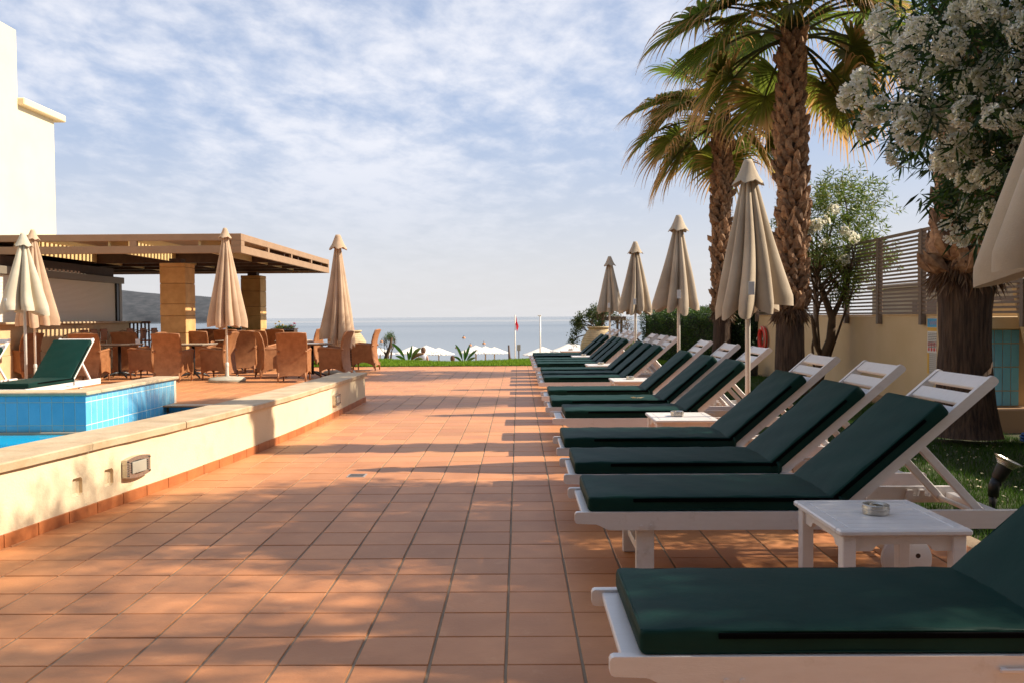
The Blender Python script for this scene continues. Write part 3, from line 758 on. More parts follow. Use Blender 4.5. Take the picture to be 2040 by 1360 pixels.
# ------------------------------------------------------------ side tables and ashtrays
def make_side_table():
    o = thing('side_table', 'x', 'side table')
    W, D, H_ = .54, .58, .43
    t_ = .026
    ft = MB().box(-W / 2, W / 2, -D / 2, -D / 2 + .055, H_ - t_, H_, .007).box(-W / 2, W / 2, D / 2 - .055, D / 2, H_ - t_, H_, .007)
    ft.box(-W / 2, -W / 2 + .055, -D / 2 + .0555, D / 2 - .0555, H_ - t_, H_ - .0002, .006).box(W / 2 - .055, W / 2, -D / 2 + .0555, D / 2 - .0555, H_ - t_, H_ - .0002, .006)
    ft.build('top_frame', WHITEW, o)
    n_ = 7; w_ = (D - .114) / n_
    for k in range(n_): MB().box(-W / 2 + .0565, W / 2 - .0565, -D / 2 + .057 + k * w_ + .0012, -D / 2 + .057 + (k + 1) * w_ - .0012, H_ - t_ + .002, H_ - .0012, .002).build('top_plank', WHITEW, o)
    for sx in (-1, 1):
        for sy in (-1, 1):
            x = sx * (W / 2 - .045); y = sy * (D / 2 - .045)
            MB().box(x - .027, x + .027, y - .027, y + .027, 0, H_ - t_ - .001, .004).build('leg', WHITEW, o)
    def apron(L_):
        h = L_ / 2 - .072; z1, zl, zh = H_ - t_ - .002, H_ - t_ - .068, H_ - t_ - .04
        p = [(-h, z1), (-h, zl), (-h + .06, zl), (-h + .075, zl + .004), (-h + .082, zl + .014), (-h + .09, zl + .023), (-h + .105, zh)]
        return p + [(-q[0], q[1]) for q in reversed(p)]
    for s in (-1, 1):
        MB().prism(apron(W), s * (D / 2 - .045) - .01, s * (D / 2 - .045) + .01).build('apron', WHITEW, o)
        MB().prism(apron(D), s * (W / 2 - .045) - .01, s * (W / 2 - .045) + .01, 'x').build('apron', WHITEW, o)
    return o
def make_ashtray():
    o = thing('ashtray', 'x', 'ashtray')
    autosmooth(MB().lathe([(.052, 0), (.056, .002), (.057, .02), (.0585, .021), (.0585, .024), (.057, .025), (.056, .040), (.053, .0405), (.05, .034), (.044, .012), (.001, .011)], 40, cap=False).build('bowl', STEEL, o))
    autosmooth(MB().lathe([(.044, .0335), (.053, .036), (.057, .040), (.053, .0425), (.032, .0375), (.03, .036), (.032, .035), (.044, .0335)], 40, cap=False).build('lid', STEEL, o))
    MB().tube([(.01, .0, .028), (-.03, .02, .043)], .0035, 8).build('cigarette_end', mat('paper', (.6, .52, .4), .8), o)
    return o
pt, pa = make_side_table(), make_ashtray()
tl = [(1.565, 3.73, 'nearest white side table, standing over the lounger wheel', 'steel ashtray on the nearest side table'),
      (1.415, 7.45, 'second white side table, between fourth and fifth loungers', 'steel ashtray on the second side table'),
      (1.55, 11.85, 'third white side table, between seventh and eighth loungers', 'steel ashtray on the third side table'),
      (1.50, 15.55, 'fourth white side table, between tenth and eleventh loungers', 'small ashtray on the fourth side table'),
      (1.45, 19.0, 'fifth white side table, between thirteenth and fourteenth loungers', 'small ashtray on the fifth side table'),
      (1.35, 22.1, 'farthest white side table, past the last lounger by the lawn', 'tiny ashtray on the farthest side table')]
for i, (x, y, a, b2) in enumerate(tl):
    place(pt, i == 0, (x, y, 0 if i < 5 else 0), R(rnd.uniform(-1, 1)), a, 'white side tables between loungers')
    place(pa, i == 0, (x + (.0 if i != 1 else -.03), y + .01, .43), R(rnd.uniform(0, 90)), b2, 'ashtrays on the side tables')

# ------------------------------------------------------------ closed umbrellas
def canopy_mesh(mb, H_, zb, Rb, seed, lobes=8, messy=0., topr=.035):
    rr = random.Random(seed); na, nh = 144, 40
    amp = [rr.uniform(.8, 1.16) for _ in range(lobes)]; low = [rr.uniform(-.04, .05) - messy * rr.uniform(0, .3) for _ in range(lobes)]
    skew = [rr.uniform(-.5, .5) for _ in range(lobes)]
    ph = [rr.uniform(0, 6.28) for _ in range(6)]
    for j in range(nh + 1):
        t_ = j / nh
        for i in range(na):
            th_ = 2 * math.pi * i / na
            f = i / na * lobes; li = int(f) % lobes; u = f - int(f)
            u2 = u + skew[li] * .25 * math.sin(math.pi * u) * t_
            lobe = abs(math.sin(math.pi * min(1, max(0, u2)))) ** .62
            deep = .42 + .2 * (1 - t_)
            a_ = (amp[li] * lobe + (1 - lobe) * .5 * (amp[li] + amp[(li + 1) % lobes]))
            prf = topr + (Rb - topr) * (t_ ** 1.02)
            r_ = prf * (deep + (1 - deep) * lobe) * a_
            r_ *= 1 + .022 * t_ * math.sin(13 * th_ + ph[0] + 3 * t_) + .02 * math.sin(7 * th_ + ph[1] + 2 * t_) * t_
            r_ += messy * .10 * math.sin(3 * th_ + ph[2] + 5 * t_) * t_ * Rb
            tl_ = th_ + .16 * t_ * math.sin(t_ * 3 + ph[3]) + .25 * skew[li] * t_ * lobe
            zend = zb + low[li] * lobe + .055 * (1 - lobe) + (.05 * lobe if t_ > .9 else 0) * 0
            z = H_ + (zend - H_) * t_
            if t_ > .93: r_ *= 1 - .9 * (t_ - .93)
            mb.v.append((r_ * math.cos(tl_), r_ * math.sin(tl_), z))
    for j in range(nh):
        for i in range(na): mb.f.append((j * na + i, (j + 1) * na + i, (j + 1) * na + (i + 1) % na, j * na + (i + 1) % na))
    k = len(mb.v); mb.v.append((0, 0, H_ + .012)); mb.f += [(k, i, (i + 1) % na) for i in range(na)]
def cap_mesh(mb, H_, r_, h_, seed, lobes=6):
    rr = random.Random(seed); na = 72; lobes = 5 + seed % 2; rings = [(0.001, .02), (.26, .012), (.36, -.05), (.52, -.34), (.74, -.68), (1.0, -.95), (1.04, -1.0), (.97, -1.0), (.7, -.66)]
    ph = rr.uniform(0, 6)
    for j, (q, z) in enumerate(rings):
        for i in range(na):
            th_ = 2 * math.pi * i / na; wv = math.sin(lobes * th_ + ph) + .35 * math.sin(2 * lobes * th_ + ph * 2)
            k = (max(0, q - .4) / .6 if j < 7 else (q - .4) / .6) * .6
            mb.v.append((r_ * q * (1 + .13 * k * wv) * math.cos(th_), r_ * q * (1 + .13 * k * wv) * math.sin(th_), H_ + h_ * z * (1 + .12 * k * wv) + (.0 if z < 0 else .02)))
    for j in range(len(rings) - 1):
        for i in range(na): mb.f.append((j * na + i, (j + 1) * na + i, (j + 1) * na + (i + 1) % na, j * na + (i + 1) % na))
def umbrella(x, y, H_, zb, Rb, m, seed, label, group, base=True, messy=0, rot=0, tagx=True, pr=.022, capr=.128, caph=.185):
    o = thing('closed_umbrella', label, 'umbrella', (x, y, 0), R(rot), group)
    MB().tube([(0, 0, 0.0), (0, 0, H_ - .03)], pr, 14).build('pole', POLE, o, True)
    mb = MB(); canopy_mesh(mb, H_ - .03, zb, Rb, seed, messy=messy); mb.build('canopy', m, o, True)
    mb = MB(); cap_mesh(mb, H_, capr, caph, seed + 1); mb.build('canopy_cap', m, o, True)
    if tagx:
        a = R(-100) - R(rot)
        rr = Rb * .93
        MB().box(-.025, .025, -.0025, .0025, -.055, .055, .001, M=Matrix.Translation((rr * math.cos(a), rr * math.sin(a), zb + .18)) @ Matrix.Rotation(a + R(90), 4, 'Z')).build('label_tag', mat('tag_white', (.62, .62, .62), .6), o)
    if base:
        autosmooth(MB().lathe([(.0005, 0), (.36, 0), (.375, .02), (.375, .05), (.34, .085), (.06, .11), (.055, .12), (.0005, .12)], 40).build('base', CONC, o))
        autosmooth(MB().lathe([(.031, .11), (.031, .32), (.036, .32), (.036, .38), (.024, .40)], 16).build('pole_sleeve', mat('sleeve', (.6, .58, .52), .4), o))
        for k in range(2): MB().tube([(.2 * (-1) ** k, 0, .09), (.2 * (-1) ** k, 0, .14)], .012, 8).build('knob', STEEL, o)
    else:
        MB().lathe([(.0005, 0), (.16, 0), (.17, .02), (.05, .05), (.03, .2), (.0005, .2)], 20).build('base', CONC, o)
    return o
GR = 'closed beige umbrellas behind the loungers'
UX = 2.06
umbrella(2.27, 3.42, 2.62, 1.445, .40, CANVAS, 11, 'closed umbrella cut off by the right picture edge', GR, False, rot=25)
umbrella(1.99, 7.42, 2.62, 1.345, .36, CANVAS, 12, 'largest fully seen closed umbrella, in front of the thick palm', GR, False, messy=.22, rot=10)
umbrella(xat(1352, 11.45), 11.45, 2.62, 1.40, .345, CANVAS, 13, 'second largest closed umbrella, left of the slim palm', GR, False, messy=.3, rot=33)
umbrella(xat(1266, 15.45), 15.45, 2.62, 1.375, .32, CANVAS, 14, 'third closed umbrella right of the walkway, overlapping the smallest', GR, False, messy=.2, rot=47)
umbrella(xat(1215, 19.2), 19.2, 2.62, 1.36, .32, CANVAS, 15, 'smallest and farthest closed umbrella above the loungers', GR, False, rot=5)
GL = 'closed umbrellas on the cafe terrace'
umbrella(xat(51, 13.5), 13.5, 2.65, 1.40, .43, CANVAS_W, 21, 'closed cream umbrella at far left with thin white pole', GL, False, rot=20)
umbrella(xat(70, 17.6), 17.6, 3.14, 1.14, .43, CANVAS_O, 22, 'peach umbrella peeking out behind the cream one at left', GL, True, rot=0, tagx=False)
umbrella(xat(452, 17.75), 17.75, 3.16, 1.12, .41, CANVAS_O, 23, 'closed peach umbrella on a round concrete base, left of a pillar', GL, True, rot=15, tagx=False)
umbrella(xat(676, 19.8), 19.8, 3.2, .78, .40, CANVAS_O, 24, 'loosely hanging closed umbrella at the terrace corner, right of the pergola', GL, True, rot=50, messy=.6, tagx=False, capr=.2, caph=.3)
#@PART2
# ------------------------------------------------------------ cafe chairs and tables
def make_chair():
    o = thing('rattan_armchair', 'x', 'armchair')
    W, D = .30, .29
    # curved back panel: side profile (y, z), swept across the width
    spine = [(-.33, .07), (-.29, .22), (-.262, .40), (-.255, .55), (-.272, .72), (-.31, .87), (-.365, .99)]
    spine = [(y + .02, z) for y, z in spine]
    mb = MB(); nx_ = 8
    fr = []
    for i, (y, z) in enumerate(spine):
        a = spine[max(0, i - 1)]; b_ = spine[min(len(spine) - 1, i + 1)]
        d = Vector((b_[0] - a[0], b_[1] - a[1])).normalized(); nrm = Vector((d.y, -d.x)); fr.append((y, z, nrm))
    th_ = .045
    for i, (y, z, nn) in enumerate(fr):
        hw = W - .012 + (.012 if i in (0, len(fr) - 1) else 0)
        for k in range(nx_ + 1):
            x = -hw + 2 * hw * k / nx_; bow = -.018 * (1 - (2 * k / nx_ - 1) ** 2) * min(1, z / .5)
            zz = z + (.012 * (1 - (2 * k / nx_ - 1) ** 2) if i == len(fr) - 1 else 0) + (.07 * (1 - (2 * k / nx_ - 1) ** 4) if i == 0 else 0)
            mb.v.append((x, y + bow, zz))
        for k in range(nx_ + 1):
            x = -hw + 2 * hw * k / nx_; bow = -.018 * (1 - (2 * k / nx_ - 1) ** 2) * min(1, z / .5)
            zz = z + (.012 * (1 - (2 * k / nx_ - 1) ** 2) if i == len(fr) - 1 else 0) + (.07 * (1 - (2 * k / nx_ - 1) ** 4) if i == 0 else 0)
            mb.v.append((x, y + bow + nn.x * th_, zz + nn.y * th_ * .6))
    s_ = 2 * (nx_ + 1)
    for i in range(len(fr) - 1):
        for k in range(nx_):
            a = i * s_ + k; mb.f.append((a, a + 1, a + s_ + 1, a + s_)); a += nx_ + 1; mb.f.append((a, a + s_, a + s_ + 1, a + 1))
        for k0 in (0, nx_):
            a = i * s_ + k0; b_ = a + nx_ + 1; mb.f.append((a, a + s_, b_ + s_, b_) if k0 == 0 else (a, b_, b_ + s_, a + s_))
    for i0 in (0, len(fr) - 1):
        for k in range(nx_):
            a = i0 * s_ + k; b_ = a + nx_ + 1; mb.f.append((a, b_, b_ + 1, a + 1) if i0 == 0 else (a, a + 1, b_ + 1, b_))
    bk = mb.build('back_panel', RATTAN, o); autosmooth(bk, 50)
    # rolled rim round the back
    for s in (-1, 1):
        pts = [(s * (W - .005), y + nn.x * th_ * .5, z + nn.y * th_ * .3) for y, z, nn in fr[1:]]
        MB().tube(pts, .018, 8).build('back_edge', RATTAN, bk, True)
    yt, zt, nn = fr[-1]
    MB().tube([(-W + .0, yt + .02, zt), (-W * .5, yt + .004, zt + .01), (0, yt, zt + .014), (W * .5, yt + .004, zt + .01), (W, yt + .02, zt)], .018, 8).build('back_edge', RATTAN, bk, True)
    for s in (-1, 1):
        arc = [(.27 - .52 * k / 10, .14 + .075 * math.sin(math.pi * k / 10)) for k in range(11)]
        pr = [(-.262, .14), (-.24, .40), (-.235, .62), (-.10, .628), (.06, .642), (.20, .66), (.275, .655), (.285, .60), (.27, .35)] + [(y, z) for y, z in arc]
        a, b_ = sorted((s * (W + .0), s * (W - .04)))
        autosmooth(MB().prism([(y, z) for y, z in pr][::-1], a, b_, 'x').build('side_panel', RATTAN, o))
        MB().tube([(s * (W - .02), -.27, .625), (s * (W - .018), -.1, .638), (s * (W - .014), .08, .652), (s * (W - .01), .22, .668), (s * (W - .012), .285, .65), (s * (W - .02), .29, .58)], [.022, .024, .026, .027, .026, .018], 8).build('armrest', RATTAN, o, True)
        for yy in (.245, -.30):
            MB().tube([(s * (W - .03), yy * .98, .2), (s * (W - .025), yy, .012)], [.02, .016], 8).build('leg', RATTAN, o, True)
            MB().tube([(s * (W - .025), yy, .0), (s * (W - .025), yy, .016)], .015, 8).build('foot_cap', STEEL, o, True)
    arc = [(.25 - .50 * k / 8, .16 + .06 * math.sin(math.pi * k / 8)) for k in range(9)]
    autosmooth(MB().prism([(-.258, .43), (.258, .43)] + arc, .235, .27).build('front_panel', RATTAN, o))
    MB().box(-.258, .258, -.235, .234, .385, .43, .012).build('seat', RATTAN, o)
    MB().box(-.245, .245, -.215, .225, .431, .475, .016).build('seat_pad', mat('seat_pad', (.46, .30, .16), .9, None, bump=.3, bscale=80), o)
    return o
def make_cafe_table():
    o = thing('cafe_table', 'x', 'table')
    MB().box(-.40, .40, -.40, .40, .735, .752, .005).build('tabletop', mat('table_top', (.50, .42, .32), .25, (.42, .34, .25), 3), o)
    MB().box(-.385, .385, -.385, .385, .71, .7345, .002).build('top_frame', mat('table_frame', (.12, .07, .04), .5), o)
    MB().tube([(0, 0, .06), (0, 0, .71)], .035, 12).build('column', DKMETAL, o, True)
    for k in range(4):
        a = R(45 + 90 * k); c, s = math.cos(a), math.sin(a)
        MB().tube([(0, 0, .11), (.12 * c, .12 * s, .10), (.26 * c, .26 * s, .06), (.36 * c, .36 * s, .018)], [.03, .028, .022, .018], 8).build('foot', DKMETAL, o, True)
    return o
ch0, ct0 = make_chair(), make_cafe_table()
chs = [(586, 17.62, 4, 'armchair with its back to the camera, left of the loosely hanging umbrella'),
       (345, 17.75, -6, 'armchair with its back to the camera, beside the far end of the blue pool edge'),
       (668, 18.75, 84, 'armchair facing left, under the loosely hanging umbrella'),
       (728, 21.25, 88, 'rightmost rattan armchair, standing alone at the terrace edge'),
       (541, 18.8, -62, 'armchair facing right with sunlit inner back, between two chair groups'),
       (521, 20.9, -14, 'armchair seen from behind, in front of the farther pillar'),
       (436, 18.35, 86, 'armchair facing left behind the round concrete umbrella base'),
       (486, 20.5, 10, 'armchair half hidden right of the middle peach umbrella pole'),
       (396, 20.4, 2, 'armchair seen from behind, just right of the thick pillar'),
       (292, 18.7, 92, 'armchair facing left, half hidden behind the one beside the pool edge'),
       (260, 20.0, -3, 'armchair seen from behind, under the right end of the shutter'),
       (180, 18.0, 3, 'armchair with its back to the camera, behind the raised green lounger'),
       (42, 18.6, 80, 'armchair with striped sunlight, behind the cream umbrella pole'),
       (134, 21.6, -70, 'armchair with striped sunlit back, in front of the bar'),
       (619, 23.4, 80, 'far armchair facing left, next to the loosely hanging umbrella'),
       (455, 23.2, 5, 'far armchair in the back row, left of the farther pillar'),
       (563, 22.8, -25, 'far armchair in the back row, just right of the farther pillar'),
       (408, 23.8, 178, 'far armchair in the back row, facing the camera behind a table')]
for i, (px, Y, rz, lb) in enumerate(chs):
    place(ch0, i == 0, (xat(px, Y), Y, 0), R(rz), lb, 'rattan armchairs on the terrace')
tbs = [(622, 18.95, 2, 'cafe table between the hanging umbrella and the left armchairs'), (385, 19.0, -4, 'cafe table in front of the thick pillar'),
       (238, 19.2, 3, 'cafe table in front of the bar end'), (470, 21.9, 0, 'farther cafe table left of the back pillar'), (585, 21.6, 5, 'farther cafe table right of the back pillar'),
       (-12, 18.9, 0, 'cafe table cut off by the left picture edge')]
for i, (px, Y, rz, lb) in enumerate(tbs):
    place(ct0, i == 0, (xat(px, Y), Y, 0), R(rz), lb, 'cafe tables on the terrace')
ft = thing('paper_menu', 'small white menu card standing on the table in front of the bar end', 'menu card', (xat(283, 19.2), 19.0, .753))
MB().box(-.05, .05, -.012, -.008, 0, .11).build('card', mat('card', (.7, .7, .7), .6), ft)

# bar stools
def make_stool():
    o = thing('bar_stool', 'x', 'bar stool')
    for sx in (-1, 1):
        MB().tube([(sx * .2, -.22, 0), (sx * .18, -.19, .45), (sx * .18, -.2, .74), (sx * .2, -.235, .98), (sx * .22, -.12, 1.01), (sx * .23, .14, .93), (sx * .22, .22, .86), (sx * .19, .2, .7), (sx * .21, .23, 0)], .013, 8).build('side_tube', STEEL, o, True)
        MB().tube([(sx * .2, -.2, .28), (sx * .2, .21, .28)], .010, 6).build('rung', STEEL, o, True)
    MB().tube([(-.2, .21, .32), (.2, .21, .32)], .010, 6).build('rung', STEEL, o, True)
    MB().box(-.19, .19, -.19, .2, .70, .74, .012).build('seat', RATTAN, o)
    MB().box(-.18, .18, -.235, -.2, .76, 1.06, .01).build('backrest', RATTAN, o)
    return o
st0 = make_stool()
for i, (px, Y, lb) in enumerate([(150, 20.0, 'leftmost metal bar stool in front of the closed shutter'), (169, 21.0, 'second metal bar stool from the left'),
                                 (190, 22.0, 'third metal bar stool from the left'), (243, 22.6, 'metal bar stool near the right end of the counter'),
                                 (270, 23.2, 'rattan backed bar stool just past the counter end'), (292, 23.4, 'rightmost rattan backed bar stool, leaning towards the pillar')]):
    place(st0, i == 0, (xat(px, Y), Y, 0), R(92), lb, 'bar stools at the counter')
rk = thing('wooden_rack', 'reddish wooden slatted stand at the end of the bar counter', 'stand', (xat(279, 24.6), 24.6, 0))
for k in range(6): MB().box(-.3 + k * .11, -.26 + k * .11, -.02, .02, .3, 1.18).build('slat', DKWOOD, rk)
MB().box(-.32, .32, -.03, .03, 1.18, 1.24, .004).build('top_rail', mat('red_wood', (.22, .09, .045), .6), rk)
MB().box(-.32, .32, -.03, .03, .22, .30, .004).build('bottom_rail', DKWOOD, rk)
for s in (-1, 1): MB().box(s * .30 - .02, s * .30 + .02, -.22, .22, 0, .22).build('foot', DKWOOD, rk)

# ------------------------------------------------------------ leaves: one vectorised generator
def leaves_np(P, D, Ln, Wd, seed, fold=.25, droop=.0):
    """P base points (n,3), D directions (n,3), lengths, widths -> verts, quads (two per leaf, folded at the midrib)"""
    r = np.random.RandomState(seed); n = len(P)
    D = D / (np.linalg.norm(D, axis=1, keepdims=True) + 1e-9)
    rv = r.normal(size=(n, 3)); S = np.cross(D, rv); S /= (np.linalg.norm(S, axis=1, keepdims=True) + 1e-9); U = np.cross(S, D)
    Ln = Ln[:, None]; Wd = Wd[:, None]
    base = P; mid = P + D * Ln * .45 + np.array([0, 0, -1.]) * Ln * droop * .2
    tip = P + D * Ln + np.array([0, 0, -1.]) * Ln * droop
    a = mid + S * Wd * .5 + U * Wd * fold; b_ = mid - S * Wd * .5 + U * Wd * fold
    V = np.stack([base, a, mid, b_, tip], 1).reshape(-1, 3)
    k = np.arange(n)[:, None] * 5
    F = np.concatenate([k + np.array([[0, 1, 4, 2]]), k + np.array([[0, 2, 4, 3]])], 1).reshape(-1, 4)
    return V, F
def tint_np(n, cols, seed, per=5, var=.25):
    r = np.random.RandomState(seed); cols = np.array(cols)
    c = cols[r.choice(len(cols), n)] * (1 + r.uniform(-var, var, (n, 1)))
    return np.repeat(c, per, 0)

# ------------------------------------------------------------ palms
def fan_leaf(parent, hub0, az, el, Lp, Rf, dry, seed, m=PALMLEAF):
    """petiole from the crown, then a folded fan of drooping leaflets"""
    rr = random.Random(seed)
    h = Vector((math.cos(az), math.sin(az), 0)); d0 = h * math.cos(el) + Vector((0, 0, math.sin(el)))
    pts = []; p = Vector(hub0); d = d0.copy()
    if el < R(-12): dry = min(1.15, dry + .2)
    for k in range(7):
        pts.append(p.copy()); p = p + d * Lp / 6; d = (d + Vector((0, 0, -.085 - .05 * math.cos(el)))).normalized()
    mb = MB(); mb.tube(pts, [.028 - .002 * k for k in range(7)], 5)
    hub = pts[-1]; f = d; s = f.cross(Vector((0, 0, 1))).normalized(); u = s.cross(f).normalized()
    cols_ = [(.115, .125, .03, 1)] * len(mb.v)
    nl = rr.randint(38, 46); span = R(rr.uniform(118, 138))
    for k in range(nl):
        a = -span + 2 * span * k / (nl - 1); a += rr.uniform(-.015, .015)
        rl = Rf * (.68 + .42 * math.cos(a * .55)) * rr.uniform(.88, 1.15)
        cupy = .28 * abs(math.sin(a)) - .05
        dl = (f * math.cos(a) + s * math.sin(a) + u * cupy).normalized()
        side = dl.cross(u).normalized()
        q = hub.copy(); dd = dl.copy(); ns_ = 9; w0 = Rf * 2 * span / nl * .50
        dr = rr.uniform(.6, 1.5); tdry = dry * rr.uniform(.35, 1.25)
        k0 = len(mb.v)
        split = rr.uniform(.36, .55)
        for j in range(ns_ + 1):
            t_ = j / ns_
            wj = w0 * min(t_ / .38, 1) * (1 if t_ < split else max(.0, (1 - t_) / (1 - split)) ** 1.5) * .5 + .0022
            fold_ = u * wj * .5 * (1 if k % 2 else -1)
            mb.v += [tuple(q + side * wj + fold_), tuple(q - side * wj - fold_)]
            br = min(1, max(0, (t_ - (.82 - .5 * tdry)) / .25))
            v = rr.uniform(.85, 1.15)
            gcol = (.085 + .06 * dry, .145 + .02 * dry, .022); bcol = (.50, .29, .11)
            c_ = tuple((gcol[x] * (1 - br) + bcol[x] * br) * v for x in range(3)) + (1,)
            cols_ += [c_, c_]
            q = q + dd * rl / ns_
            dd = (dd + Vector((0, 0, -1)) * (.04 + (.0 if t_ < .42 else 1.15 * dr * (t_ - .36)))).normalized()
        mb.f += [(k0 + 2 * j, k0 + 2 * j + 1, k0 + 2 * j + 3, k0 + 2 * j + 2) for j in range(ns_)]
    mb.c = cols_
    o = mb.build('fan_leaf', m, parent); o.location = -Vector(parent.location); return o
bootv = []
for k in range(5):
    a = MB(); w_ = .075; rr = random.Random(40 + k)
    sp = rr.uniform(.01, .03)
    pr = [(-w_, 0, 0), (w_, 0, 0), (w_ * .9, .055, .05), (-w_ * .9, .055, .05), (-w_ * .62, .075 + sp, .15), (w_ * .5, .075 + sp, .16), (w_ * .12, .085 + sp * 1.5, .235 + rr.uniform(-.03, .02)), (-w_ * .34, .082 + sp * 1.5, .225 + rr.uniform(-.03, .02)), (-w_ * .6, .02, .17), (w_ * .5, .02, .17), (0, .105 + sp, .13), (0, .07, .05)]
    a.add(pr, [(0, 1, 2, 11, 3), (3, 11, 10, 4), (11, 2, 5, 10), (4, 10, 7), (10, 5, 6, 7), (4, 7, 8), (5, 9, 6), (7, 6, 9, 8), (0, 3, 4, 8), (1, 9, 5, 2), (0, 8, 9, 1)])
    bootv.append(a.mesh('leaf_base', BOOT))
def palm(x, y, prof_, zskirt, ztop, label, nf, Lp, Rf, seed, smooth_w, boots=300, bscale=1.0, crown=True, lean=0, fr_cfg=None):
    o = thing('fan_palm', label, 'palm tree', (x, y, 0))
    rr = random.Random(seed)
    path = []; rad = []
    zs = [z for z, r_ in prof_]
    def rad_at(z):
        for (a, ra), (b_, rb) in zip(prof_, prof_[1:]):
            if a <= z <= b_: return ra + (rb - ra) * (z - a) / (b_ - a)
        return prof_[-1][1]
    cx = lambda z: lean * (z / ztop) ** 1.5 + .02 * math.sin(z * 1.9 + seed)
    mb = MB(); n = 40; zl = np.linspace(-.1, ztop, 60)
    for z in zl:
        for k in range(n):
            a = 2 * math.pi * k / n; r_ = rad_at(max(z, 0)) * (1 + .022 * math.sin(a * 13 + z * 2) + .018 * math.sin(a * 29 - z * 3) + .012 * math.sin(a * 7 + z * 11))
            mb.v.append((cx(z) + r_ * math.cos(a), r_ * math.sin(a), z))
    for j in range(len(zl) - 1):
        for k in range(n): mb.f.append((j * n + k, j * n + (k + 1) % n, (j + 1) * n + (k + 1) % n, (j + 1) * n + k))
    mb.build('trunk', BARK, o, True)
    # leaf bases in spiral rows
    items = []; z = zskirt; row = 0
    while z < ztop + .05:
        r_ = rad_at(z); nb = max(7, int(2 * math.pi * r_ / (.125 * bscale)))
        for k in range(nb):
            a = 2 * math.pi * (k + .5 * (row % 2)) / nb + row * .04 + rr.uniform(-.05, .05)
            items.append((a, z + rr.uniform(-.02, .02), r_))
        z += .098 * bscale; row += 1
    camdir = Vector((-x, -y, 0)).normalized()
    items.sort(key=lambda q: -(math.cos(q[0]) * camdir.x + math.sin(q[0]) * camdir.y))
    rest = MB()
    for i, (a, z, r_) in enumerate(items):
        sc_ = bscale * rr.uniform(.8, 1.2)
        M = Matrix.Translation((cx(z) + r_ * .96 * math.cos(a), r_ * .96 * math.sin(a), z)) @ Matrix.Rotation(a - R(90) + rr.uniform(-.2, .2), 4, 'Z') @ Matrix.Rotation(rr.uniform(-.22, .30) , 4, 'X') @ Matrix.Rotation(rr.uniform(-.35, .35), 4, 'Y') @ Matrix.Diagonal((sc_, sc_ * rr.uniform(.7, 1.3), sc_, 1))
        me = rr.choice(bootv)
        if i < boots: link('leaf_base', me, o, M=M)
        else: rest.add([v.co for v in me.vertices], [tuple(p.vertices) for p in me.polygons], M)
    if rest.v: rest.build('leaf_base', BOOT, o, kind='stuff')
    # ragged fibre skirt where the boots begin, and stray fibres
    r_ = np.random.RandomState(seed); m_ = 900
    a = r_.uniform(0, 6.283, m_); zz = zskirt + r_.normal(0, .07, m_) + .06
    rd = np.array([rad_at(q) for q in zz])
    Pn = np.stack([rd * np.cos(a) + np.array([cx(q) for q in zz]), rd * np.sin(a), zz], 1)
    Dn = np.stack([np.cos(a) * .55, np.sin(a) * .55, -np.ones(m_)], 1) + r_.normal(0, .25, (m_, 3))
    m2 = 900; a2 = r_.uniform(0, 6.283, m2); z2 = r_.uniform(zskirt, ztop, m2); rd2 = np.array([rad_at(q) for q in z2]) + .03
    P2 = np.stack([rd2 * np.cos(a2), rd2 * np.sin(a2), z2], 1); D2 = np.stack([np.cos(a2), np.sin(a2), r_.uniform(-.6, .9, m2)], 1)
    V, F = leaves_np(np.concatenate([Pn, P2]), np.concatenate([Dn, D2]), np.concatenate([r_.uniform(.08, .26, m_), r_.uniform(.05, .12, m2)]), np.concatenate([r_.uniform(.006, .022, m_), r_.uniform(.004, .012, m2)]), seed)
    link('fibre_skirt', mesh_np('fibre_skirt', V, F, LEAF, tint_np(m_ + m2, [(.17, .09, .045), (.10, .05, .025), (.26, .16, .085)], seed)), o, kind='stuff')
    hub = Vector((x + cx(ztop), y, ztop))
    cfg = fr_cfg or []
    for i in range(nf):
        u_ = (i + .5) / nf
        el = R(78 - 112 * u_ ** .85 + rr.uniform(-7, 7)); az = i * 2.39996 + seed + rr.uniform(-.2, .2)
        if el < R(12) and math.cos(az) * camdir.x + math.sin(az) * camdir.y > .45: el = R(25) + abs(el) * .5
        fan_leaf(o, hub + Vector((0, 0, .25 * (1 - u_))), az, el, Lp * rr.uniform(.85, 1.12), Rf * rr.uniform(.88, 1.1), .25 + .75 * u_ ** 1.3, seed * 100 + i)
    for j, (az, el, lp, rf, dry) in enumerate(cfg): fan_leaf(o, hub, R(az), R(el), lp, rf, dry, seed * 77 + j)
    if crown:
        mb = MB()
        for k in range(9):
            a = k * 2.4; mb.tube([(cx(ztop) + .05 * math.cos(a), .05 * math.sin(a), ztop - .1), (cx(ztop) + (.07 + .02 * k) * math.cos(a), (.07 + .02 * k) * math.sin(a), ztop + .5 + .05 * k)], [.05, .01], 5)
        mb.c = [(.12, .12, .035, 1)] * len(mb.v); mb.build('heart_spears', PALMLEAF, o)
    return o
Y2 = 13.2
palm(xat(1576, Y2, 650), Y2, [(-.1, .28), (0, .255), (.5, .225), (1.35, .195), (1.5, .165), (2.6, .16), (4.0, .155), (5.0, .14), (5.8, .09)], 1.36, 5.5,
     'thick tall palm with brown bootjack trunk right of the largest umbrella', 26, 1.05, .92, 3, 0, boots=300,
     fr_cfg=[(180, 30, 1.45, 1.15, .5), (200, 14, 1.25, 1.1, .45), (165, -6, 1.2, 1.0, .9), (205, 32, 1.3, 1.0, .6), (0, 38, 1.15, 1.1, .25), (-12, 8, .9, 1.0, 1.1), (25, -25, 1.3, 1.0, .7), (8, 18, 1.3, 1.0, .8)])
Y1 = 19.6
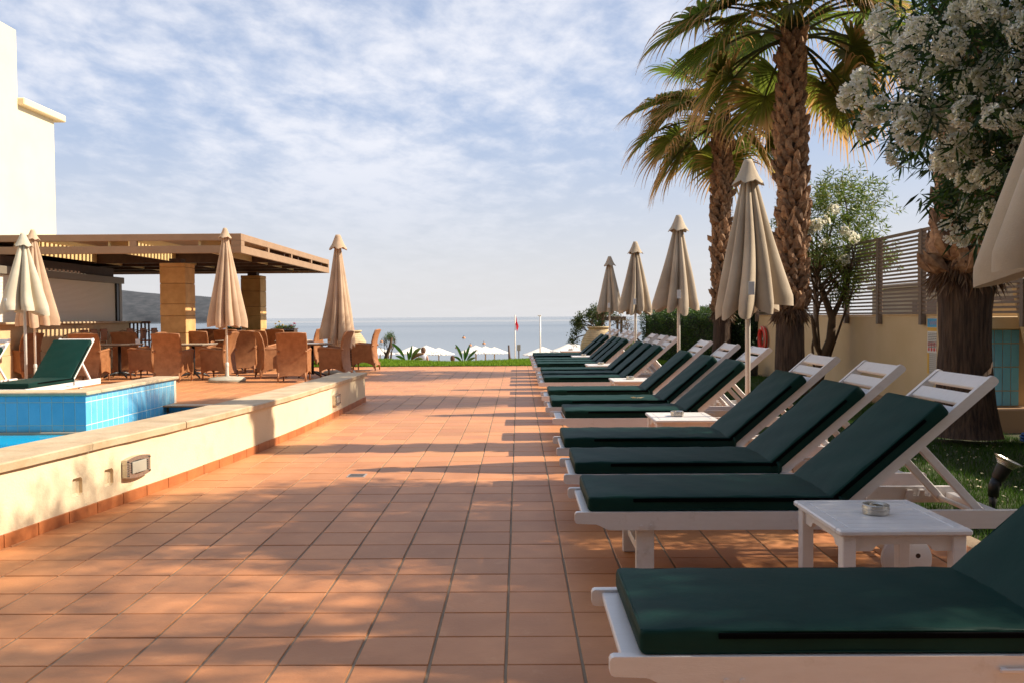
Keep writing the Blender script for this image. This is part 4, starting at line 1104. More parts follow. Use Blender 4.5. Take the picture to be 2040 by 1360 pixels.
palm(xat(1438, Y1, 650), Y1, [(-.1, .28), (0, .25), (.5, .21), (1.3, .19), (1.5, .15), (2.6, .15), (4.2, .15), (5.0, .13), (5.9, .09)], 1.38, 5.65,
     'slimmer farther palm with drooping tan fronds, standing by the hedge', 24, 1.15, 1.0, 5, 0, boots=300, bscale=1.05,
     fr_cfg=[(185, 35, 1.5, 1.1, .8), (170, 15, 1.5, 1.1, .95), (200, 0, 1.45, 1.1, 1.0), (175, -20, 1.4, 1.1, 1.0), (215, 28, 1.4, 1.0, .9), (-90, 10, .7, .9, .8), (0, 5, 1.1, 1.0, 1.0), (-20, -20, .9, .9, 1.1)])
Y3 = 8.75
palm(xat(1924, Y3, 800), Y3, [(-.1, .43), (0, .36), (.12, .325), (.4, .275), (1.0, .235), (1.4, .245), (1.68, .28), (2.0, .23), (2.6, .17), (4, .15), (9.3, .13)], 1.70, 9.2,
     'thickest dark palm trunk at right, behind the nearest loungers', 22, 1.0, .95, 9, 0, boots=300, bscale=1.25)
p3 = bpy.data.objects['fan_palm.002']
for k in range(26):     # big old stubs flaring out above the dark trunk
    a = R(-170 + 13.5 * k) ; z = 1.68 + .09 * (k % 5) + rnd.uniform(0, .2); r_ = .255 - .02 * (k % 5)
    c, s = math.cos(a), math.sin(a); ln = rnd.uniform(.10, .28); hh = rnd.uniform(.05, .3)
    mb = MB(); tw_ = rnd.uniform(-.07, .07)
    for q, (f_, w_, t_) in enumerate([(0, .10, .016), (.45, .075, .012), (.8, .04, .009), (1.0, .012, .004)]):
        cx_, cy_, cz_ = (r_ - .05 + ln * f_) * c, (r_ - .05 + ln * f_) * s, z + hh * f_ - .05 * f_ * f_
        for dw, dt in ((-1, -1), (1, -1), (1, 1), (-1, 1)): mb.v.append((cx_ - s * w_ * dw + tw_ * f_, cy_ + c * w_ * dw, cz_ + t_ * dt + w_ * .3 * abs(dw)))
    for q in range(3):
        for e in range(4): mb.f.append((q * 4 + e, q * 4 + (e + 1) % 4, (q + 1) * 4 + (e + 1) % 4, (q + 1) * 4 + e))
    mb.f += [(3, 2, 1, 0), (12, 13, 14, 15)]
    mb.build('old_leaf_stub', BOOT, p3)

# ------------------------------------------------------------ branching shrubs and trees
def grow(mb, p, d, ln, r_, depth, rr, tips, spread=.5, upb=.15, seg=3, taper=.62, nb=(2, 3), lf=.78, inner=None):
    pts = [p.copy()]; q = p.copy(); dd = d.normalized()
    for k in range(seg):
        dd = (dd + Vector((rr.gauss(0, .14), rr.gauss(0, .14), rr.gauss(0, .1) + upb * .3))).normalized()
        q = q + dd * ln / seg; pts.append(q.copy())
    mb.tube(pts, [r_ * (1 - (1 - taper) * k / seg) for k in range(seg + 1)], 6 if r_ > .02 else 4, cap=False)
    if depth == 0: tips.append((q.copy(), dd.copy())); return
    if inner is not None and depth <= 2: inner.append((pts[seg // 2 + 1].copy(), dd.copy()))
    for k in range(rr.randint(*nb)):
        a = rr.uniform(0, 6.283); s = dd.cross(Vector((math.cos(a), math.sin(a), .3))).normalized()
        nd = (dd + s * spread * rr.uniform(.5, 1.3) + Vector((0, 0, upb))).normalized()
        grow(mb, q, nd, ln * lf * rr.uniform(.8, 1.15), r_ * taper, depth - 1, rr, tips, spread, upb, seg, taper, nb, lf, inner)

# flower clusters of the white oleander
def flower_cluster(seed, n=26, Rr=.10):
    rr = np.random.RandomState(seed); V = []; F = []; T = []
    for i in range(n):
        v = rr.normal(size=3); v /= np.linalg.norm(v); v[2] = abs(v[2]) * .9 - .25
        c = v * Rr * rr.uniform(.55, 1.0); nn = v + rr.normal(0, .25, 3); nn /= np.linalg.norm(nn)
        s = np.cross(nn, [.3, .2, .9]); s /= np.linalg.norm(s); t2 = np.cross(nn, s); rad_ = rr.uniform(.024, .034)
        k0 = len(V); V.append(c - nn * .008); T.append((.62, .58, .30))
        for p in range(5):
            a = 2 * math.pi * p / 5 + rr.uniform(-.1, .1)
            for da, q, lift in ((-.42, .85, .004), (0, 1.08, .0), (.42, .85, .006)):
                V.append(c + (s * math.cos(a + da) + t2 * math.sin(a + da)) * rad_ * q + nn * (lift + rr.uniform(0, .006)))
                tt = rr.uniform(.86, 1.0); T.append((.95 * tt, .93 * tt, .86 * tt))
            b_ = k0 + 1 + p * 3; F.append((k0, b_, b_ + 1, b_ + 2))
    return mesh_np('flower_cluster', np.array(V), np.array(F), PETAL, np.array(T))
fcl = [flower_cluster(50 + k, 20 + 2 * k, .08 + .008 * k) for k in range(6)]
def oleander(name, label, base, ctr, rad, nwhorl, nflow, seed, stems=4, leafL=(.09, .15), cols_=None, fl_scale=1.0, keep=None, loosen=.25, inframe=False, sr=1.0):
    rr = random.Random(seed); nr_ = np.random.RandomState(seed)
    o = thing(name, label, 'tree' if name != 'oleander_shrub' else 'shrub', base)
    B = Vector(base); C = Vector(ctr); bl = C - B
    # whorl points inside the crown, denser to the shell, with gaps from a clump function
    pts = []
    while len(pts) < nwhorl:
        v = nr_.normal(size=3); v /= np.linalg.norm(v); q = nr_.uniform(.25, 1) ** .55
        p = np.array(ctr) + v * np.array(rad) * q * (1 + nr_.normal(0, .06))
        cl = math.sin(p[0] * 3.1 + seed) * math.sin(p[1] * 2.7 + 1) + math.sin(p[2] * 3.3 + 2) * math.sin(p[0] * 2.1 + p[1]) + .5 * math.sin(7 * p[0] + 5 * p[2])
        if cl < -.75 + nr_.uniform(0, loosen * 2): continue
        if keep and not keep(p): continue
        pts.append((p, v))
    mb = MB(); locs = []
    st = []
    for k in range(stems):
        a = 2 * math.pi * k / stems + rr.uniform(-.4, .4)
        top = C + Vector((math.cos(a) * rad[0] * .35, math.sin(a) * rad[1] * .35, -rad[2] * .35))
        pth = [B - B, (top - B) * .35 + Vector((rr.uniform(-.1, .1), rr.uniform(-.1, .1), 0)), (top - B) * .7 + Vector((rr.uniform(-.12, .12), rr.uniform(-.12, .12), .1)), top - B]
        mb.tube(pth, [.06 * sr, .05 * sr, .04 * sr, .028 * sr], 7); st.append(top)
        for j in range(14):
            v = Vector(nr_.normal(size=3)).normalized(); e = C + Vector((v.x * rad[0], v.y * rad[1], v.z * rad[2])) * rr.uniform(.5, .92)
            if keep and not keep(e): continue
            s0 = (top - B) * rr.uniform(.6, 1.0) + Vector((0, 0, 0))
            m1 = s0 + ((e - B) - s0) * .5 + Vector((0, 0, rr.uniform(-.1, .15)))
            mb.tube([s0, m1, e - B], [.018, .012, .005], 5, cap=False)
    mb.build('branches', TWIG, o)
    P = []; D = []
    for p, v in pts:
        ax = v + nr_.normal(0, .45, 3) + np.array([0, 0, .35]); ax /= np.linalg.norm(ax)
        for lvl in range(3):
            s = np.cross(ax, nr_.normal(size=3)); s /= np.linalg.norm(s); t2 = np.cross(ax, s); ph = nr_.uniform(0, 6.28)
            for k in range(3):
                a = ph + k * 2.094; P.append(p - ax * .045 * lvl); D.append((s * math.cos(a) + t2 * math.sin(a)) * (.75 + .2 * lvl) + ax * (.85 - .25 * lvl))
        # the shoot itself
    P = np.array(P) - np.array(base); D = np.array(D); n = len(P)
    V, F = leaves_np(P, D, nr_.uniform(*leafL, n), nr_.uniform(.016, .026, n), seed, .22, .12)
    cols_ = cols_ or [(.022, .055, .014), (.036, .085, .016), (.07, .13, .02), (.018, .042, .014)]
    link('foliage', mesh_np('foliage', V, F, LEAF, tint_np(n, cols_, seed)), o, kind='stuff')
    # flowers sit on the outer shoots
    cand = [q for q in pts if np.linalg.norm((q[0] - np.array(ctr)) / np.array(rad)) > .62]
    camp = np.array([0, 0, CAMH])
    cand.sort(key=lambda q: np.dot(q[1], (camp - q[0]) / np.linalg.norm(camp - q[0])) * -1 + nr_.uniform(-.8, .8))
    if inframe: cand = [q for q in cand if q[0][0] < q[0][1] * .64 + .1 and q[0][2] < 1.3 + .42 * q[0][1]]
    used = []
    for p, v in cand:
        if len(used) >= nflow: break
        if any(np.linalg.norm(p - q) < .15 * fl_scale for q in used): continue
        used.append(p); sc_ = fl_scale * rr.uniform(.75, 1.3)
        M = Matrix.Translation(Vector(p + v * .05) - B) @ Vector((0, 0, 1)).rotation_difference(Vector(v + np.array([0, 0, .3]))).to_matrix().to_4x4() @ Matrix.Rotation(rr.uniform(0, 6), 4, 'Z') @ Matrix.Diagonal((sc_, sc_, sc_ * rr.uniform(.9, 1.4), 1))
        link('flower_cluster', rr.choice(fcl), o, M=M)
    return o
def keep_big(p):   # the crown's own uneven outline on the walkway side
    zs_ = [1.5, 1.73, 1.95, 2.16, 2.42, 2.68, 3.0, 3.4, 6]; es_ = [2.84, 2.67, 2.46, 2.2, 2.09, 2.17, 2.3, 2.6, 2.9]
    return p[0] > np.interp(p[2], zs_, es_) + (p[1] - 5.6) * .38 + .08 * math.sin(p[2] * 11) and p[2] > 1.56
oleander('oleander_tree', 'large white flowering oleander filling the upper right corner', (4.5, 5.3, 0), (3.62, 5.75, 3.35), (1.4, 1.3, 1.75), 2500, 92, 31, stems=5, keep=keep_big, leafL=(.10, .17), fl_scale=1.05, inframe=True)
oleander('oleander_tree', 'tall oleander standing outside the picture to the right', (6.2, 3.4, 0), (6.2, 3.3, 6.0), (2.7, 2.0, 2.0), 900, 24, 33, stems=5, leafL=(.18, .28), loosen=.2, keep=lambda p: p[0] > p[1] * .63 + .2)
oleander('oleander_tree', 'lower oleander outside the picture, by the fence right of the nearest lounger', (6.0, 4.0, 0), (5.9, 3.9, 3.5), (1.3, 1.35, 1.4), 1500, 20, 37, stems=4, leafL=(.12, .2), loosen=.4, keep=lambda p: p[0] > p[1] * .63 + .2)
oleander('oleander_shrub', 'light green oleander with few white flowers, between thick palm and slat fence', (xat(1628, 13.9), 13.9, 0), (5.12, 13.9, 2.62), (1.1, .85, 1.1), 900, 12, 35, stems=3, sr=.4, loosen=.3,
         leafL=(.08, .14), cols_=[(.13, .20, .03), (.18, .25, .04), (.08, .14, .025), (.24, .26, .06)])
# its crooked bare lower trunk
osh = bpy.data.objects['oleander_shrub']
b0 = osh.location
MB().tube([(-.05, 0, -.02), (.02, 0, .35), (.1, 0, .62), (.22, 0, .9), (.24, 0, 1.25), (.13, 0, 1.55), (.05, 0, 1.8)], [.085, .078, .07, .075, .06, .05, .04], 9).tube([(.09, 0, .6), (-.02, .02, .85), (-.06, .0, 1.15), (-.1, 0, 1.3)], [.05, .04, .035, .02], 7).tube([(.24, 0, 1.25), (.36, 0, 1.5), (.45, 0, 1.75), (.42, 0, 2.1)], [.05, .04, .034, .02], 7).build('trunk', TWIG, osh, True)

# ------------------------------------------------------------ hedge
def leaf_block(name, label, cat, x0, x1, y0, y1, z1, n, seed, rot=0, cols_=None, ctr=None):
    o = thing(name, label, cat, ctr, rot)
    core = MB(); gx, gz_ = 14, 8
    MB().box(x0 + .08, x1 - .08, y0 + .08, y1 - .08, 0, z1 - .08, .1).build('core', mat('hedge_core', (.012, .02, .006), .95), o)
    r_ = np.random.RandomState(seed)
    face = r_.choice(4, n, p=[.52, .26, .11, .11]); a = r_.uniform(0, 1, n); b_ = r_.uniform(0, 1, n)
    X = np.where(face < 2, x0 + (x1 - x0) * a, np.where(face == 2, x0, x1)); Yy = np.where(face == 0, y0, y0 + (y1 - y0) * b_); Z = np.where(face == 1, z1, z1 * b_)
    Yy = np.where(face >= 2, y0 + (y1 - y0) * a, Yy)
    bmp = .07 * np.sin(X * 3.1 + seed) * np.sin(Z * 4 + 1) + .05 * np.sin(X * 7.3 + Z * 5) + r_.uniform(-.07, .05, n)
    nx = np.where(face == 2, -1, np.where(face == 3, 1, 0.)); ny = np.where(face == 0, -1., 0); nz = np.where(face == 1, 1., 0)
    P = np.stack([X + nx * bmp, Yy + ny * bmp, Z + nz * bmp], 1); D = np.stack([nx, ny, nz], 1) + r_.normal(0, .75, (n, 3))
    V, F = leaves_np(P, D, r_.uniform(.035, .065, n), r_.uniform(.02, .035, n), seed)
    link('foliage', mesh_np('foliage', V, F, LEAF, tint_np(n, cols_ or [(.035, .075, .012), (.05, .11, .014), (.028, .06, .012), (.08, .13, .02)], seed)), o, kind='stuff')
    return o
pA, pB = Vector((5.55, 20.2)), Vector((3.95, 26.4))
mid = (pA + pB) / 2; dv = pB - pA; L_h = dv.length / 2
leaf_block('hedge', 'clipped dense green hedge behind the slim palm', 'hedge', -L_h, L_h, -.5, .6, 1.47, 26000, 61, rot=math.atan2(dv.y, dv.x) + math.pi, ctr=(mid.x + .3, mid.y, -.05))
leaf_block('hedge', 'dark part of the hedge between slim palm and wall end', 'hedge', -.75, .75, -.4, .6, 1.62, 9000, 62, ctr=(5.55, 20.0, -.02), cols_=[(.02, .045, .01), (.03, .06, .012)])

# ------------------------------------------------------------ wall with slat fence on the right
WX = 5.42
bw = thing('boundary_wall', 'cream rendered garden wall under the slat fence on the right', 'wall', (WX, 12, 0))
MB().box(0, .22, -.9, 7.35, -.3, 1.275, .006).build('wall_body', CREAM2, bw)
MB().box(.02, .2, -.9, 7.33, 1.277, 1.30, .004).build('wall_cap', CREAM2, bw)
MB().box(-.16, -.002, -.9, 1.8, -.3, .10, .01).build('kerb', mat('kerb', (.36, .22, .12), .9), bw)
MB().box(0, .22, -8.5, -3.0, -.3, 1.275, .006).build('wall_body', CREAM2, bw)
sf = thing('slat_fence', 'brown horizontal slat fence with posts on top of the garden wall', 'fence', (WX, 12, 0))
posts = [19.3, 18.05, 16.8, 15.5, 14.05, 12.78, 11.42, 10.2, 9.12, 7.9, 6.6, 5.3]
for y in posts:
    MB().box(-.075, .0 - .002, y - 12 - .035, y - 12 + .035, 1.16, 2.44, .004).build('post', FENCE, sf)
for a, b2 in zip(posts, posts[1:]):
    y0, y1 = b2 - 12 + .037, a - 12 - .037
    nn_ = 20 if y1 > -5 else 12
    MB().box(-.06, -.02, y0, y1, 2.40, 2.44, .002).build('top_rail', FENCE, sf)
    if y1 < -3.2: continue
    for k in range(20):
        z = 1.305 + k * .0545
        MB().box(-.058, -.022, y0, y1, z, z + .027, .002).build('slat', FENCE, sf)
    MB().box(-.01, .02, y0 - .03, y0 + .16, 1.302, 2.39, .002).build('backing_strip', mat('fence_strip', (.30, .21, .15), .6), sf)
# pale neighbouring terrace wall seen through the slats
nb_ = thing('neighbour_house', 'pale low neighbouring house seen through the slat fence', 'house', (9.5, 14, 0))
NBM = mat('neighbour_render', (.42, .34, .25), .9, (.34, .27, .2), 1.2)
MB().box(0, 5, -7, 9, -.3, 1.95).build('wall', NBM, nb_)
MB().box(-.1, 5.1, -7.1, 9.1, 1.952, 2.06, .01).build('roof_edge', mat('neigh_edge', (.5, .42, .32), .8), nb_)
MB().box(.3, .6, 5.6, 5.95, 2.062, 3.75, .01).build('chimney', mat('neigh_white', (.7, .64, .55), .8), nb_)
for k in range(4): MB().box(-.03, -.002, -5 + k * 3.4, -3.6 + k * 3.4, .5, 1.6).build('shutter', mat('neigh_shutter', (.16, .10, .07), .6), nb_)
# tiled shower niche
sn = thing('shower_niche', 'blue tiled shower niche with slanted cream edge, right of the thick palm', 'shower', (5.6, 9.7, 0))
NY = .35
MB().box(-.6, 1.4, NY, NY + .2, -.3, 1.45, .01).build('back_wall', CREAM2, sn)
MB().box(-.6, 1.4, -.02, NY - .002, -.3, .22, .012).build('plinth', mat('plinth', (.26, .15, .075), .9), sn)
MB().box(-.6, 1.4, .22, NY - .002, 1.12, 1.27, .01).build('lintel', CREAM2, sn)
for r_i, (za_, zb_) in enumerate([(.225, .40), (.403, .68), (.683, .955), (.958, 1.115)]):
    for k in range(9):
        xx = -.56 + k * .098
        ptile(sn, .098, zb_ - za_, Matrix.Translation((xx, NY - .014, (za_ + zb_) / 2)))
MB().prism([(.02, 1.6), (1.5, 1.6), (1.5, -.2), (.34, -.2), (.34, .2)], -.06, .08).build('slanted_wall', CREAM2, sn)
MB().tube([(.135, -.09, .84), (.135, -.065, .84)], .016, 10).build('knob', STEEL, sn)
# notice board
ys1 = 11.32
nb2 = thing('notice_board', 'pool rules board with blue header and red prohibition circles, beside the palm trunk', 'sign', (WX - .002, ys1, 0))
nbm = lambda nm, c: mat(nm, c, .4)
MB().box(-.012, 0, -.56, 0, .52, 1.245, .001).build('board', nbm('board_white', (.62, .6, .56)), nb2)
MB().box(-.0145, -.0125, -.555, -.005, 1.13, 1.242).build('header', nbm('board_blue', (.06, .30, .52)), nb2)
MB().box(-.0145, -.0125, -.555, -.005, 1.08, 1.127).build('band', nbm('board_yellow', (.62, .36, .04)), nb2)
MB().box(-.0145, -.0125, -.055, -.005, .525, .80).build('side_band', nbm('board_yellow', (.62, .36, .04)), nb2)
MB().box(-.0145, -.0125, -.54, -.06, .53, .80).build('notice_panel', nbm('board_grey', (.36, .34, .31)), nb2)
tx = MB(); rr = random.Random(5)
for k in range(9):
    z = 1.055 - k * .022; y = -.025
    ln = rr.uniform(.25, .5) if k > 1 else .48
    while y > -.025 - ln:
        d_ = rr.uniform(.015, .045); tx.box(-.0142, -.0125, y - d_, y, z - .009, z); y -= d_ + .009
tx.build('text_lines', nbm('ink', (.06, .06, .06)), nb2)
tx = MB()
for k in range(9):
    z = .785 - k * .026; y = -.07
    while y > -.5:
        d_ = rr.uniform(.02, .05); tx.box(-.0158, -.0146, y - d_, y, z - .008, z); y -= d_ + .01
tx.build('text_lines', nbm('ink_grey', (.55, .53, .5)), nb2)
for k in range(7):
    for j, z in enumerate((.915, .845)):
        yc = -.045 - k * .072
        if j == 0:
            a = MB()
            for q in range(20):
                t0, t1 = q * math.pi / 10, (q + 1) * math.pi / 10
                a.add([(-.0142, yc + .031 * math.cos(t), z + .031 * math.sin(t)) for t in (t0, t1)] + [(-.0142, yc + .023 * math.cos(t), z + .023 * math.sin(t)) for t in (t1, t0)], [(0, 1, 2, 3)])
            a.add([(-.0141, yc + .018, z - .022), (-.0141, yc + .022, z - .017), (-.0141, yc - .018, z + .022), (-.0141, yc - .022, z + .017)], [(0, 1, 2, 3)])
            a.box(-.0138, -.0126, yc - .006, yc + .008, z - .014, z + .014)
            a.build('prohibition_circle', nbm('board_red', (.55, .03, .03)), nb2)
        else: MB().tube([(-.0142, yc, z), (-.0126, yc, z)], .024, 16).build('red_disc', nbm('board_red', (.55, .03, .03)), nb2)
scr = MB(); pts_ = [(-.0155, -.06 - .011 * k, 1.185 + .025 * math.sin(k * 1.3) * (1 if k % 5 else 1.6)) for k in range(34)]
scr.tube(pts_, .0035, 5).build('header_script', nbm('script_pink', (.5, .32, .38)), nb2)
# life ring on the wall
lr = thing('life_ring', 'red life ring hanging on the cream wall behind the umbrella pole', 'life ring', (WX - .07, 18.75, .78))
a = MB(); nA, nB = 36, 12
for i in range(nA):
    t_ = 2 * math.pi * i / nA
    for k in range(nB):
        p_ = 2 * math.pi * k / nB; rr_ = .235 + .058 * math.cos(p_); a.v.append((.045 * math.sin(p_), rr_ * math.cos(t_), rr_ * math.sin(t_)))
for i in range(nA):
    for k in range(nB): a.f.append((i * nB + k, ((i + 1) % nA) * nB + k, ((i + 1) % nA) * nB + (k + 1) % nB, i * nB + (k + 1) % nB))
a.build('ring', mat('ring_red', (.58, .035, .025), .5), lr, True)
MB().tube([(-.02 + .0 * k, .30 * math.cos(k * .5236) * (1 if k % 3 == 0 else .98), .30 * math.sin(k * .5236) * (1 if k % 3 == 0 else .94)) for k in range(13)], .008, 6).build('rope', mat('rope', (.5, .38, .26), .9), lr, True)
for k in range(4):
    t_ = R(45 + 90 * k) - .785
    MB().lathe([(.062, -.025), (.062, .025)], 12, cap=False, M=Matrix.Translation((0, .235 * math.cos(t_), .235 * math.sin(t_))) @ Matrix.Rotation(R(90), 4, 'Y') @ Matrix.Rotation(-t_ , 4, 'Z') @ Matrix.Rotation(R(90), 4, 'X')).build('band', mat('band_white', (.6, .5, .42), .6), lr, True)
bk = thing('valve_box', 'dark rounded box on the ground below the life ring', 'box', (5.0, 18.6, 0))
autosmooth(MB().lathe([(.0005, 0), (.2, 0), (.21, .22), (.17, .30), (.0005, .32)], 20).build('housing', DKMETAL, bk))
MB().tube([(-.05, 0, .32), (0, 0, .37), (.05, 0, .32)], .012, 6).build('handle', DKMETAL, bk, True)
# garden spotlight
sp = thing('garden_spotlight', 'black garden spotlight with steel rim standing in the lawn at right', 'spotlight', (3.17, 5.72, 0))
hd = Vector((.22, 0, .96)).normalized()
MB().tube([(0, 0, -.05), (.01, 0, .10)], [.012, .03], 12).build('spike', DKMETAL, sp, True)
MB().tube([(.01, 0, .08), (.015, 0, .15), (.03, 0, .2)], [.034, .036, .03], 14).build('stem', DKMETAL, sp, True)
MB().box(.005, .055, -.03, .03, .15, .20, .008).build('joint', DKMETAL, sp)
Ms = Matrix.Translation((.035, 0, .19)) @ Matrix.Rotation(R(24), 4, 'Y') @ Matrix.Rotation(R(8), 4, 'X')
autosmooth(MB().lathe([(.0005, 0), (.034, .0), (.044, .02), (.050, .10), (.05, .105), (.0005, .105)], 28, M=Ms).build('lamp_body', DKMETAL, sp))
autosmooth(MB().lathe([(.048, .104), (.056, .112), (.056, .118), (.064, .121), (.065, .128), (.074, .132), (.076, .140), (.090, .150), (.092, .155), (.086, .157), (.05, .125), (.0005, .12)], 40, M=Ms, cap=False).build('reflector_rim', STEEL, sp), 30)
# coiled blue hose
hs = thing('garden_hose', 'coiled blue garden hose on the ground under the blue tiles', 'hose', (5.35, 8.55, 0))
hp = [((.24 + .02 * math.sin(k * .37)) * math.cos(k * .35) * 1.25, (.24 + .03 * math.sin(k * .53)) * math.sin(k * .35), .02 + .0016 * (k % 60)) for k in range(110)]
MB().tube(hp, .011, 6).build('hose_coil', mat('hose_blue', (.03, .14, .42), .4), hs, True)
MB().tube(hp[-1:] + [(.6, .1, .03), (1.0, -.2, .02)], .011, 6).build('hose_end', mat('hose_blue', (.03, .14, .42), .4), hs, True)

# ------------------------------------------------------------ lawns
def lawn_patch(nm, x0, x1, y0, y1, zf, lo_n):
    mb = MB(); nx_, ny_ = 30, 30
    for j in range(ny_ + 1):
        for i in range(nx_ + 1):
            x = x0 + (x1 - x0) * i / nx_; y = y0 + (y1 - y0) * j / ny_; mb.v.append((x, y, zf(x, y)))
    for j in range(ny_):
        for i in range(nx_): a = j * (nx_ + 1) + i; mb.f.append((a, a + 1, a + nx_ + 2, a + nx_ + 1))
    return struct(mb.build(nm, SOIL, smooth=True))
crest = lambda x: 25.9 + .5 * math.sin(x * .5 + 1) + .9 * (1 if x < -2 else 0) * min(1, (-2 - x) / 2 if x < -2 else 0)
def z_far(x, y): 
    e = y - (crest(x) - .6)
    return .012 + (.04 * math.sin(x * .9) * min(1, max(0, (y - 23) / 2))) - (.0 if e < 0 else .30 * e + .02 * e * e)
z_side = lambda x, y: -.035 + .02 * math.sin(x * 2.1 + y * 1.3)
lawn_patch('far_lawn', -19, 11, 22.73, 30.5, z_far, 0)
lawn_patch('side_lawn', 2.665, 9.4, -3, 22.725, z_side, 0)
def blades(nm, label, P, hmin, hmax, wd, seed, cols_):
    r_ = np.random.RandomState(seed); n = len(P); h_ = r_.uniform(hmin, hmax, n)
    a = r_.uniform(0, 6.283, n); ln = r_.uniform(.1, .7, n) * h_
    s = np.stack([np.cos(a), np.sin(a), np.zeros(n)], 1) * (wd * r_.uniform(.6, 1.2, n))[:, None]
    b_ = r_.uniform(0, 6.283, n); tip = P + np.stack([np.cos(b_) * ln, np.sin(b_) * ln, h_], 1)
    V = np.stack([P - s, P + s, tip], 1).reshape(-1, 3); F = np.arange(3 * n).reshape(-1, 3)
    o = link(nm, mesh_np(nm, V, F, GRASS, tint_np(n, cols_, seed, 3)))
    return tag(o, label, 'grass', None, 'stuff')
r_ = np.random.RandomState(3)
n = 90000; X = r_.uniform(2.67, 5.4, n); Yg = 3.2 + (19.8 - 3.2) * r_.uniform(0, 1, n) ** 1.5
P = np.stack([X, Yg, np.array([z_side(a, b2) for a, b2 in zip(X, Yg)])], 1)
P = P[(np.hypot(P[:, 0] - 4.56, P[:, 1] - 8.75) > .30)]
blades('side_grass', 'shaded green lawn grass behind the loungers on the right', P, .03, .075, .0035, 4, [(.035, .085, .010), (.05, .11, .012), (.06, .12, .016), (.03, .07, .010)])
n = 90000; X = r_.uniform(-9, 4.6, n); Yg = r_.uniform(22.74, 27.6, n)
P = np.stack([X, Yg, np.array([z_far(a, b2) for a, b2 in zip(X, Yg)])], 1)
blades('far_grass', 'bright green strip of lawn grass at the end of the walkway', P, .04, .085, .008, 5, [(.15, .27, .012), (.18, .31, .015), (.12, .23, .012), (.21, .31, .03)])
# fallen petals on the side lawn
r_ = np.random.RandomState(8); n = 260
X = r_.uniform(2.9, 5.2, n); Yg = r_.uniform(4.6, 9, n)
V, F = leaves_np(np.stack([X, Yg, r_.uniform(.0, .03, n)], 1), r_.normal(0, 1, (n, 3)) * np.array([1, 1, .25]), r_.uniform(.014, .03, n), r_.uniform(.012, .02, n), 9)
tag(link('fallen_petals', mesh_np('fallen_petals', V, F, PETAL, tint_np(n, [(.7, .66, .5), (.6, .5, .3)], 9))), 'white fallen oleander petals scattered on the shaded lawn', 'petals', None, 'stuff')

# ------------------------------------------------------------ end of the lawn: urns, shrubs, hut, flag, signs
def urn(x, y, z, label, s=1.0):
    o = thing('ribbed_urn', label, 'urn', (x, y, z), 0, 'ribbed stone urns on the lawn edge')
    pr = []; nrib = 17
    for k in range(nrib * 3 + 1):
        t_ = k / (nrib * 3); r_ = .27 + .26 * math.sin(math.pi * (t_ ** .85) * .93 + .12) ** .9 - .02
        pr.append((s * (r_ + (.016 if k % 3 else -.006)), s * (.02 + .92 * t_)))
    pr = [(.0005, 0), (s * .25, 0)] + pr + [(s * .30, s * .985), (s * .33, s * .99), (s * .33, s * 1.03), (s * .27, s * 1.03), (s * .25, s * .95), (.0005, s * .93)]
    MB().lathe(pr, 40).build('body', mat('urn_clay', (.52, .40, .24), .9, (.42, .32, .19), 5, .3, 30), o, True)
    return o
urn(xat(1192, 24.6), 24.6, -.02, 'large ribbed clay urn with plants behind the farthest loungers')
urn(xat(699, 23.6), 23.6, .0, 'ribbed clay urn behind the rightmost armchair', .93)
def bush(name, label, cat, pos, h, w_, n, seed, cols_, LL=(.05, .1), WW=(.012, .03), upward=.6, stem=True):
    o = thing(name, label, cat, pos); rr = random.Random(seed); mb = MB(); tips = []
    for k in range(5):
        a = rr.uniform(0, 6.28); grow(mb, Vector((0, 0, 0)), Vector((.4 * math.cos(a), .4 * math.sin(a), 1)), h * .36, .018, 3, rr, tips, .55, upward * .4, 2)
    mb.build('stems', TWIG, o)
    r_ = np.random.RandomState(seed); T = np.array([t_[0] for t_ in tips]); k = r_.choice(len(T), n)
    P = T[k] * np.array([w_ / h, w_ / h, 1]) * 1.0 + r_.normal(0, .05 * h, (n, 3)); D = r_.normal(0, 1, (n, 3)) + np.array([0, 0, upward])
    V, F = leaves_np(P, D, r_.uniform(*LL, n), r_.uniform(*WW, n), seed, .2, .1)
    link('foliage', mesh_np('foliage', V, F, LEAF, tint_np(n, cols_, seed)), o, kind='stuff'); return o
def agave(name, label, pos, n, ln, wd, seed, cols_, cat='plant'):
    o = thing(name, label, cat, pos); rr = random.Random(seed)
    for k in range(n):
        a = k * 2.4 + rr.uniform(-.2, .2); el = R(rr.uniform(15, 80)); L_ = ln * rr.uniform(.7, 1.1); mb = MB(); c, s = math.cos(a), math.sin(a); p = Vector((0, 0, 0)); d = Vector((c * math.cos(el), s * math.cos(el), math.sin(el)))
        for q in range(7):
            t_ = q / 6; wq = wd * (math.sin(math.pi * min(1, t_ * .85 + .12)) ** .8) * (1 if t_ < 1 else .1); sd = Vector((-s, c, 0)) * wq; upv = sd.normalized().cross(d).normalized() * wq * .35
            mb.v += [tuple(p + sd - upv), tuple(p + upv * .2), tuple(p - sd - upv)]; p = p + d * L_ / 6; d = (d + Vector((0, 0, -.12))).normalized()
        for q in range(6): mb.f += [(q * 3, q * 3 + 1, q * 3 + 4, q * 3 + 3), (q * 3 + 1, q * 3 + 2, q * 3 + 5, q * 3 + 4)]
        cc = rr.choice(cols_); mb.c = [(*[v * rr.uniform(.85, 1.15) for v in cc], 1)] * len(mb.v)
        mb.build('leaf', LEAF, o)
    return o
agave('urn_plant', 'spiky dark green succulent growing in the large urn', (xat(1192, 24.6), 24.6, .98), 22, .38, .035, 71, [(.03, .06, .015), (.05, .09, .03)])
